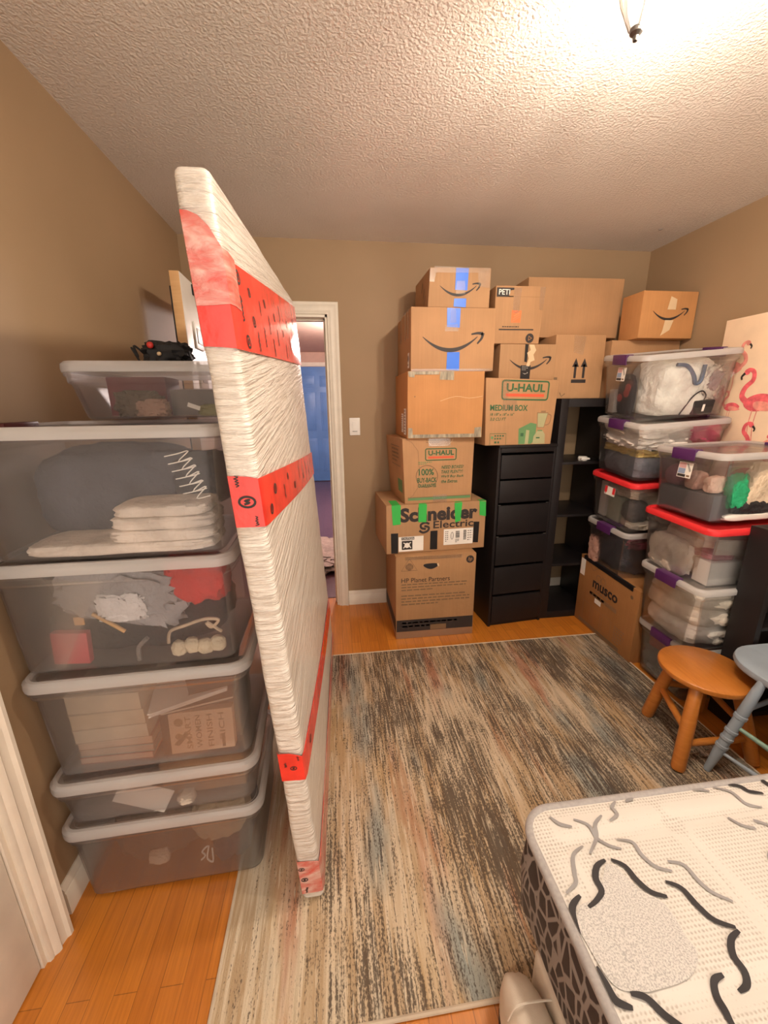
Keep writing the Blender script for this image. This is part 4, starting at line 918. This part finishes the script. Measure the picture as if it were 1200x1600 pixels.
g = G(); g.box((-.055, -.016, 0), (.055, .016, .075), 'blackmatte', .008); g.box((-.008, -.0175, .018), (.004, -.015, .055), 'white', .0005); g.build('body', o)
g = G(); P = smooth2([(0, 0, .074), (.0, -.006, .10), (-.03, -.008, .125), (-.07, -.008, .10), (-.10, -.006, .04), (-.115, -.004, .005)], 5); g.tube(P, .0035, 'blackmatte', 7); g.build('cable', o)
g = G(); g.bm(blob_geo((.14, .05, .17), 95, .3, 4, 2.6), 'cleartape'); g.bm(blob_geo((.07, .03, .10), 96, .3, 4, 2.6), fab((.42, .33, .33)), T((0, .0, .04))); item('plastic_bag', 'clear plastic bag of cords in the top far right bin', r4, T((.115, -.158, .10)) @ RY(25), g, None, 'bag')

# ---- right near stack
l1 = RXm(1.888, 1.632, .0095, .5, 0, 0); l2 = RXm(1.864, 1.628, .318, .5, 1.6, -.8); l3 = RXm(1.868, 1.652, .642, .5, 2.2, -1.2); l4 = RXm(1.872, 1.664, .948, .5, 1.0, -1.4)
bin_('clear bin with pink and green contents, on the floor behind the stool', l1, .495, .365, .288, 'clear', 'lid', 'purple', BG)
bin_('clear bin packed with white bedding, second from the floor in near right stack', l2, .53, .385, .322, 'clear', 'lid', 'purple', BG)
bin_('clear bin with red lid and cream linens, in the near right stack', l3, .53, .415, .286, 'clear', 'redlid', None, BG)
bin_('clear bin with green cloth and paper bags, on top of the near right stack', l4, .515, .385, .300, 'clear', 'lid', 'purple', BG, sticker=sticker_left(plain('label_pink', (.62, .36, .36), .5)))
cloth('pink cloth at the top of the lowest near right bin', l1, (-.05, .03, .15), (.32, .27, .11), (.52, .13, .14), 101, .12)
cloth('grey cloth at the left of the lowest near right bin', l1, (-.09, .03, .012), (.26, .26, .15), (.22, .23, .23), 102, .08, k=4)
cloth('green cloth at the right of the lowest near right bin', l1, (.10, -.04, .012), (.2, .2, .15), (.06, .15, .09), 103, .1)
g = G(); F = Face(g, (-.2305, -.02, .145), (-.2305, -.11, .145), (-.2335, -.02, .20), (-.2335, -.11, .20), .09, .055); F.text('PJU', .015, .008, .075, .048, 'white', .02, 0, -65); item('handwriting', 'white marker writing on the lowest near right bin', l1, T((0, 0, 0)), g, None, 'writing')
for i, (lab, loc, sz) in enumerate((('white pillow at the bottom of the white bedding bin', (.0, .0, .01), (.465, .335, .135)), ('cream quilt on the left in the white bedding bin', (-.105, .0, .12), (.265, .345, .11)), ('white duvet on the right in the white bedding bin', (.09, -.01, .11), (.30, .335, .13)), ('off-white blanket at the top of the white bedding bin', (-.0, .0, .205), (.485, .355, .105)))):
    cloth(lab, l2, loc, sz, ((.86, .81, .73), (.80, .72, .60), (.85, .80, .74), (.72, .65, .53))[i], 110 + i, .07, 2.2, 3.6, name='folded_bedding', cat='bedding')
cloth('cream tablecloth filling the red-lid near bin', l3, (.03, .03, .01), (.44, .31, .255), (.80, .71, .58), 120, .07)
cloth('white paper bundle at the left end of the red-lid near bin', l3, (-.205, .045, .01), (.06, .25, .185), (.86, .80, .70), 121, .12)
slabbox('white box at the front left corner of the red-lid near bin', l3, (-.115, -.125, .012), (.15, .085, .115), 'white', name='white_box')
cloth('pink napkin above the white box in the red-lid near bin', l3, (-.12, -.09, .13), (.14, .15, .04), (.52, .22, .24), 122, .14)
o = slabbox('cream printed board in the red-lid near bin', l3, (-.07, -.155, .155), (.22, .012, .075), plain('cream_board', (.66, .58, .48), .6), (0, 5, 0), name='printed_board', cat='board')
cloth('crumpled white wrapping at the front of the red-lid near bin', l3, (.04, -.14, .012), (.13, .06, .14), (.84, .79, .72), 123, .25, 4, name='wrapping_paper', cat='paper')
slabbox('gold ribbon strip at the right of the red-lid near bin', l3, (.12, -.172, .03), (.018, .004, .20), plain('gold_ribbon', (.42, .28, .07), .4), (0, 4, 0), name='gold_ribbon', cat='ribbon', bev=.0005)
cloth('green cushion at the right of the red-lid near bin', l3, (.17, -.1, .08), (.09, .12, .12), (.18, .22, .10), 124, .1)
slabbox('dark grey box filling the lower half of the green cloth bin', l4, (-.075, .0, .010), (.295, .30, .115), plain('dark_grey_card', (.13, .13, .14), .6), name='grey_box')
cloth('mauve ball at the left end of the green cloth bin', l4, (-.18, .085, .13), (.10, .13, .10), (.32, .16, .21), 131, .08, 3, 2.2, name='mauve_ball', cat='ball')
cloth('pink slipper in the middle of the green cloth bin', l4, (-.185, -.015, .13), (.08, .075, .085), (.78, .50, .42), 132, .12, 3, 3, name='slipper', cat='slipper')
cloth('peach slipper beside the pink one in the green cloth bin', l4, (-.175, -.10, .13), (.09, .06, .075), (.82, .58, .46), 133, .1, 3, 3, name='slipper', cat='slipper')
cloth('bright green cloth in the green cloth bin', l4, (-.105, -.150, .07), (.10, .05, .155), (.03, .42, .18), 134, .22, 4, 2.8, (0, -8, 0))
cloth('beige paper bag at the front of the green cloth bin', l4, (.0, -.150, .06), (.18, .05, .205), (.72, .58, .42), 135, .12, 3.5, 4, (0, 6, 0), 'paper_bag', 'bag')
cloth('tan paper bag at the right of the green cloth bin', l4, (.15, -.13, .045), (.17, .1, .22), (.68, .55, .40), 136, .1, 3, 4, (0, 0, 0), 'paper_bag', 'bag')
o = thing('shoe', 'black shoe with white sole at the bottom of the green cloth bin', 'shoe', l4 @ T((-.035, -.148, .012)))
g = G(); g.bm(blob_geo((.24, .055, .085), 137, .1, 2, 2.6), fab((.03, .03, .032), .4), T((.02, 0, .015))); g.build('upper', o)
g = G(); g.bm(blob_geo((.25, .06, .03), 138, .05, 2, 4), 'offwhite', T((-.005, 0, -.002))); g.build('sole', o)

# ------------------------------------------------------------------ flamingo canvas
o = thing('canvas_picture', 'peach canvas printed with pink flamingos, against the right wall behind the bins', 'picture', T((2.126, 2.085, 1.02)) @ RZ(-90))
cw, chh = .82, .868
g = G(); g.box((0, 0, 0), (cw, .024, chh), 'canvas', .002)
F = Face(g, (0, 0, 0), (cw, 0, 0), (0, 0, chh), (cw, 0, chh), cw, chh)
def flamingo(cx, cy, s, fl=1, mat='flam', hd=True):
    q = lambda a, b: (cx + fl * a * s, cy + b * s)
    F.poly([q(*p) for p in smooth2([(-.5, -.02), (-.3, .17), (0, .22), (.28, .12), (.36, -.05), (.15, -.2), (-.15, -.18)], 4, True)][::fl if fl > 0 else -1], mat, .0012)
    F.poly([q(*p) for p in smooth2([(-.55, -.12), (-.2, .02), (.1, .02), (.05, -.15), (-.25, -.2)], 3, True)][::fl if fl > 0 else -1], 'flam2', .0014)
    F.stroke([q(*p) for p in ((.26, .0), (.44, .16), (.40, .38), (.24, .56), (.26, .76), (.40, .82), (.48, .74))], lambda t: s * (.15 - .07 * t), mat if s > .15 else 'flam2', .0016)
    F.disc(*q(.43, .77), s * .075, mat, 14, .0018); F.stroke([q(*p) for p in ((.48, .74), (.55, .66), (.53, .58))], lambda t: s * (.07 - .03 * t), 'ink', .002)
    for a in (-.02, .1): F.stroke([q(*p) for p in ((a, -.18), (a + .03, -.55), (a - .02, -.95))], s * .025, 'flam2', .0013)
for a in ((.085, .62, .15, 1, 'flam2'), (.40, .66, .26, -1), (.26, .44, .20, -1), (.18, .20, .17, 1), (.46, .28, .24, 1), (.12, .42, .10, -1), (.66, .5, .25, 1), (.64, .2, .2, -1), (.05, .26, .11, -1, 'flam2'), (.3, .07, .2, 1), (.29, .76, .07, 1, 'flam2')): flamingo(*a)
g.build('canvas', o)

# ------------------------------------------------------------------ black narrow bookcase at the right edge
o = thing('bookcase', 'black narrow open bookcase in front of the near right bins at the frame edge', 'bookcase', T((1.775, 1.315, 0)))
for nm, a, b in (('side_panel', (0, 0, .0), (.028, .12, .95)), ('side_panel', (.335, 0, 0), (.363, .12, .95)), ('top', (.028, 0, .925), (.335, .12, .95)), ('bottom', (.028, 0, .05), (.335, .12, .075)), ('shelf', (.028, .004, .50), (.335, .12, .518)), ('back_panel', (.028, .114, .075), (.335, .12, .925))):
    g = G(); g.box(a, b, 'black', .0015); g.build(nm, o)

# ------------------------------------------------------------------ pine stool
SX, SY, SZ, SR = 1.549, 1.300, .362, .169
o = thing('wooden_stool', 'round orange pine stool with splayed legs on the rug corner', 'stool', T((SX, SY, RT)))
sz = SZ - RT
g = G(); g.lathe([(0, sz - .032), (SR - .014, sz - .032), (SR - .002, sz - .026), (SR + .002, sz - .016), (SR, sz - .006), (SR - .008, sz), (0, sz)], wood_mat('stool_seat_wood', (.45, .15, .024), (.56, .205, .038), .28, (22, 3, 3)), 56); g.build('seat', o)
legs = [((-.06, .085), (-.102, .136)), ((-.095, -.065), (-.206, -.156)), ((.075, -.075), (.127, -.171)), ((.095, .075), (.16, .13))]
for (ax, ay), (bx, by) in legs:
    g = G(); g.tube([(bx, by, 0), (bx + (ax - bx) * .03, by + (ay - by) * .03, .012), ((ax + bx) / 2, (ay + by) / 2, sz * .5), (ax, ay, sz - .028)], [.022, .026, .0265, .0235], 'pine', 16); g.build('leg', o)
for (i, f), (j, f2), r in (((0, .62), (1, .52), .0125), ((1, .36), (2, .36), .0135), ((0, .70), (3, .55), .0135), ((2, .5), (3, .62), .0125)):
    P = [Vector((legs[k][1][0] + (legs[k][0][0] - legs[k][1][0]) * q, legs[k][1][1] + (legs[k][0][1] - legs[k][1][1]) * q, sz * q)) for k, q in ((i, f * .8), (j, f2 * .8))]
    g = G(); g.tube([P[0], P[0].lerp(P[1], .5), P[1]], [r, r * 1.15, r], 'pine', 12); g.build('stretcher', o)

# ------------------------------------------------------------------ blue grey chair at the right edge
KX, KY = 1.797, 1.095
o = thing('wooden_chair', 'blue-grey painted chair with turned legs at the right edge beside the stool', 'chair', T((KX, KY, RT)))
g = G(); g.loft([[(x * s_, y * s_, z) for x, y, _ in rr(.45, .42, .16, 0, 8)] for s_, z in ((.93, .412), (.985, .418), (1.0, .428), (.985, .442), (.95, .447), (.6, .440))], 'bluegrey'); g.build('seat', o)
def turned(a, b, mat, r=.019):
    a, b = Vector(a), Vector(b); fs = [0, .03, .12, .24, .27, .275, .30, .305, .36, .365, .39, .395, .44, .445, .47, .475, .60, .605, .635, .64, .66, .9, 1]
    rs = [.6, .7, .82, 1.02, 1.02, 1.16, 1.16, .98, .98, 1.16, 1.16, 1.0, 1.0, 1.16, 1.16, 1.02, 1.0, 1.18, 1.18, .95, 1.05, .9, .7]
    g = G(); g.tube([a.lerp(b, f) for f in fs], [r * k for k in rs], mat, 16); return g
cl = [((-.337, .033, 0), (-.212, .012, .425)), ((-.24, -.24, 0), (-.15, -.13, .425)), ((.22, -.19, 0), (.15, -.13, .425)), ((.22, .15, 0), (.15, .10, .425))]
for a, b in cl: turned(a, b, 'bluegrey').build('leg', o)
def on(i, f): return Vector(cl[i][0]).lerp(Vector(cl[i][1]), f)
for a, b, r, m_ in ((on(0, .52), on(1, .44), .0085, 'greenpaint'), (on(0, .23), on(1, .2), .0075, 'bluegrey'), (on(3, .5), on(2, .44), .0085, 'greenpaint'), (on(0, .68), on(3, .68), .0085, 'bluegrey'), (on(1, .33), on(2, .33), .0085, 'bluegrey')):
    g = G(); g.tube([a, a.lerp(b, .5), b], [r * .85, r * 1.25, r * .85], m_, 10); p = g.build('stretcher', o)
    if m_ == 'greenpaint': p['label'] = 'grey-green stretcher'
for i in range(5):
    y = -.15 + i * .075; g = G(); g.tube([(.185, y, .44), (.225, y * 1.08, .62), (.27, y * 1.15, .82)], [.008, .011, .007], 'bluegrey', 8); g.build('spindle', o)
g = G(); g.tube(smooth2([(.262, -.21, .80), (.275, -.1, .845), (.278, 0, .855), (.275, .1, .845), (.262, .21, .80)], 4), .018, 'bluegrey', 10); g.build('top_rail', o)

# ------------------------------------------------------------------ bed at the lower right
BX0, BX1, BY0, BY1, BZ, BT = .413, 2.10, -.42, .714, .50, .245
bed = thing('bed_mattress', 'white mattress with black and silver scroll pattern on the bed base, lower right', 'mattress', T((BX0, BY1, BT + .002)))
IB = T((-BX0, -BY1, -BT - .002)); bw, bd = BX1 - BX0, BY1 - BY0; bcx, bcy = (BX0 + BX1) / 2, (BY0 + BY1) / 2
def topz(x, y):
    e = min(x - BX0, BX1 - x, y - BY0, BY1 - y); f = min(1, max(0, e / .09)); puff = .010 * (1 - (1 - f) ** 2)
    q = abs(math.sin((x - .49) * math.pi / .30 + (y - .4) * 1.2)) ; q2 = abs(math.sin((y - .62) * math.pi / .26 - (x - .5) * .5))
    return BZ - .008 + puff - .006 * f * (math.exp(-(q / .16) ** 2) + math.exp(-(q2 / .16) ** 2))
g = G(); rings = []
for off, z in ((.010, BT + .002), (.0, BT + .02), (-.006, (BT + BZ) / 2), (0, BZ - .03), (.006, BZ - .018)): rings.append(rr(bw - 2 * off, bd - 2 * off, .075, z, 8, bcx, bcy))
g.loft(rings, 'bedside', X=IB, cap1=False); g.build('border', bed)
g = G(); nx, ny = 90, 64; ins = .008; vs = []; 
def clampr(x, y):   # keep the grid inside the rounded outline
    r = .07; hx, hy = bw / 2 - ins, bd / 2 - ins; dx, dy = x - bcx, y - bcy; ax, ay = abs(dx) - (hx - r), abs(dy) - (hy - r)
    if ax > 0 and ay > 0:
        l = max(ax, ay) and math.hypot(ax, ay) / max(ax, ay); ax, ay = ax / l, ay / l
        dx = math.copysign(hx - r + ax, dx); dy = math.copysign(hy - r + ay, dy)
    return bcx + dx, bcy + dy
for j in range(ny + 1):
    for i in range(nx + 1):
        x, y = clampr(bcx + (i / nx - .5) * (bw - 2 * ins), bcy + (j / ny - .5) * (bd - 2 * ins)); vs.append((x, y, topz(x, y)))
fs = [(j * (nx + 1) + i, j * (nx + 1) + i + 1, (j + 1) * (nx + 1) + i + 1, (j + 1) * (nx + 1) + i) for j in range(ny) for i in range(nx)]
g.add(vs, fs, 'bedtop', IB)
class BF(Face):
    def __init__(s, g): s.g = g
    def at(s, u, v, o=.0012):
        x, y = u / 1000, v / 1000; x = max(BX0 + .01, min(BX1 - .01, x)); y = max(BY0 + .01, min(BY1 - .01, y)); return IB @ Vector((x, y, topz(x, y) + o))
B = BF(g)
DK = [[(548, 576), (523, 567), (506, 547), (502, 522), (462, 504)], [(561, 575), (582, 559), (588, 532), (602, 509), (628, 498)], [(645, 522), (668, 507), (675, 476), (687, 452), (717, 437)], [(718, 432), (692, 423), (674, 403), (674, 381), (663, 368), (643, 363)], [(633, 383), (612, 379), (601, 364), (596, 346), (593, 332), (592, 312)], [(458, 383), (481, 376), (495, 362), (508, 343), (525, 323)], [(457, 524), (435, 513), (425, 497), (421, 469)], [(424, 424), (426, 402), (430, 380), (451, 368)], [(987, 704), (1012, 694), (1019, 677), (1050, 668)], [(1087, 704), (1088, 698), (1088, 671)]]
GY = [[(665, 700), (645, 686), (643, 666), (615, 653)], [(715, 704), (706, 700), (689, 696)], [(480, 684), (493, 663), (518, 652)], [(532, 669), (557, 652), (562, 625), (576, 603), (599, 592)], [(605, 669), (575, 650), (562, 625), (523, 592)], [(519, 611), (486, 595), (470, 565), (461, 546), (432, 533)], [(604, 614), (633, 602), (634, 575), (647, 550), (675, 538)], [(680, 556), (709, 545), (714, 515), (724, 493), (751, 474)], [(941, 702), (972, 683), (977, 651), (1010, 637)], [(883, 703), (904, 700), (921, 692)]]
SP = [(545, 568), (564, 557), (579, 520), (614, 488), (613, 437), (614, 414), (582, 390), (530, 382), (470, 384), (443, 393), (432, 415), (427, 454), (426, 482), (448, 509), (476, 514), (510, 534)]
def region(B, pts, mat, off):
    cx = sum(p[0] for p in pts) / len(pts); cy = sum(p[1] for p in pts) / len(pts); q = smooth2(pts, 3, True); n = len(q); m = 8
    vs = [B.at(cx + (p[0] - cx) * k / m, cy + (p[1] - cy) * k / m, off) for k in range(1, m + 1) for p in q] + [B.at(cx, cy, off)]
    fs = [((k - 1) * n + i, k * n + i, k * n + (i + 1) % n, (k - 1) * n + (i + 1) % n) for k in range(1, m) for i in range(n)] + [(len(vs) - 1, i, (i + 1) % n) for i in range(n)]
    B.g.add(vs, fs, mat)
region(B, SP, 'bedspk', .0024)
for dx, dy in ((.42, -.06), (.20, -.36), (.62, -.40)): region(B, [(x + dx * 1000, y + dy * 1000) for x, y in SP], 'bedspk', .0024)
for mat_, LL, w_ in (('beddark', DK, 13), ('bedgrey', GY, 9)):
    for l in LL: B.stroke(l, (lambda w_: lambda t: w_ / 1000 * 1000 * (.25 + .75 * math.sin(math.pi * (.08 + .84 * t))))(w_), mat_, .0032, 6)
    for dx, dy in ((420, -60), (200, -360), (620, -400)):
        for l in LL: 
            if min(p[1] + dy for p in l) > -380 and max(p[0] + dx for p in l) < 2080 and max(p[1] + dy for p in l) < 690: B.stroke([(x + dx, y + dy) for x, y in l], w_ * .8, mat_, .0032, 5)
g.build('pillow_top', bed, ang=60)
g = G(); P = [(x, y, BZ - .012) for x, y, z in rr(bw - .004, bd - .004, .075, 0, 9, bcx, bcy)]; g.tube(P + [P[0]], .0105, 'piping', 10, IB); g.build('piping', bed)
base = thing('upholstered_bed', 'off-white upholstered bed base with puffed corner under the mattress, lower right', 'bed base', T((BX0, BY1, 0)))
ib = T((-BX0, -BY1, 0))
g = G(); g.box((BX0 - .002, BY0, .055), (BX1, .585, BT), 'linen', .02, ib, 4); g.build('rail', base)
g = G(); b = blob_geo((.105, .40, .185), 3, .03, 1.6, 3.0, True, 10); g.bm(b, 'linen', ib @ T((.362, .385, .055))); g.tube([ib @ Vector(p) for p in smooth2([(.315, .50, .20), (.33, .50, .242), (.37, .50, .246), (.41, .50, .24)], 4)], .0022, 'linen', 6); g.build('puffed_corner', base)
for x, y in ((.345, .56), (1.9, .50), (1.9, -.35), (.46, -.35)):
    g = G(); g.tube([(x, y, 0), (x, y, .075)], [.012, .016], 'blackmatte', 14, ib); g.build('foot', base)

# ------------------------------------------------------------------ ceiling light with several bulbs
FX, FY = .785, .83
o = thing('ceiling_light', 'nickel ceiling light with a bare lit bulb and clear glass shade, top right', 'ceiling light', T((FX, FY, ZC)))
g = G(); g.lathe([(0, -.03), (.05, -.03), (.062, -.02), (.065, 0), (0, 0)], 'metal', 32); g.build('canopy', o)
def arm(a, b): g = G(); g.tube(smooth2([a, ((a[0] + b[0]) / 2, (a[1] + b[1]) / 2, min(a[2], b[2]) - .012), b], 5), .006, 'metal', 10); return g
B1 = (.815 - FX, 1.035 - FY, 2.305 - ZC); B2 = (.772 - FX, .62 - FY, 2.300 - ZC); B3 = (.712 - FX, 1.062 - FY, 2.330 - ZC)
for k, bpos in enumerate((B1, B2)):
    arm((0, 0, -.028), (bpos[0] * .9, bpos[1] * .9, bpos[2] + .065)).build('arm', o)
    g = G(); g.lathe([(.014, .030), (.036, .026), (.037, .030), (.026, .05), (.022, .078), (.012, .084)], 'metal', 20, T(bpos)); g.build('socket', o)  # socket widened into a cup to hold bulb light off the ceiling
    b = bmesh.new(); bmesh.ops.create_icosphere(b, subdivisions=3, radius=.033)
    for v in b.verts:
        if v.co.z > .012: v.co.z = .012 + (v.co.z - .012) * 1.5; f = max(.4, 1 - (v.co.z - .012) * 16); v.co.x *= f; v.co.y *= f
    g = G(); g.bm(b, ('bulb', 'bulb2')[k], T(bpos)); p = g.build('bulb', o); p['label'] = 'lit bulb'
arm((0, 0, -.028), (B3[0] * .9, B3[1] * .9, B3[2] + .05)).build('arm', o)
g = G(); g.lathe([(.018, .055), (.046, .05), (.043, .035), (.026, -.03), (.012, -.055), (.010, -.053), (.024, -.028), (.040, .034)], 'glass', 28, T(B3)); g.build('glass_shade', o)
g = G(); g.lathe([(.0, -.075), (.005, -.074), (.006, -.066), (.013, -.060), (.014, -.052), (.006, -.048), (0, -.048)], plain('dark_nickel', (.16, .15, .14), .3, .5, Metallic=1.0), 20, T(B3))
for a in range(3):
    t_a = R(120 * a + 20); g.tube([Vector(B3) + Vector((math.cos(t_a) * r, math.sin(t_a) * r, z)) for r, z in ((.048, .052), (.036, .0), (.013, -.054))], .0032, 'metal', 6)
g.build('finial', o)

# ------------------------------------------------------------------ added hall light, ambient, view
l = bpy.data.lights.new('hall_fill_light', 'POINT'); l.energy = 85; l.color = (1., .86, .80); l.shadow_soft_size = .12  # added point light that brightens the hallway; no fixture belongs to it
lo = bpy.data.objects.new('hall_fill_light', l); COL.objects.link(lo); lo.location = (.35, 5.2, 2.2)
W = bpy.data.worlds.new('world'); SC.world = W; W.use_nodes = True
W.node_tree.nodes['Background'].inputs[0].default_value = (1., .88, .76, 1); W.node_tree.nodes['Background'].inputs[1].default_value = 1.45
SC.view_settings.view_transform = 'Standard'; SC.view_settings.look = 'None'; SC.view_settings.exposure = 0.68; SC.view_settings.gamma = 1; SC.view_settings.use_curve_mapping = False
cy_ = SC.cycles; cy_.use_denoising = True; cy_.transparent_max_bounces = 24; cy_.max_bounces = 8; cy_.diffuse_bounces = 4; cy_.adaptive_threshold = .015; cy_.sample_clamp_indirect = 8
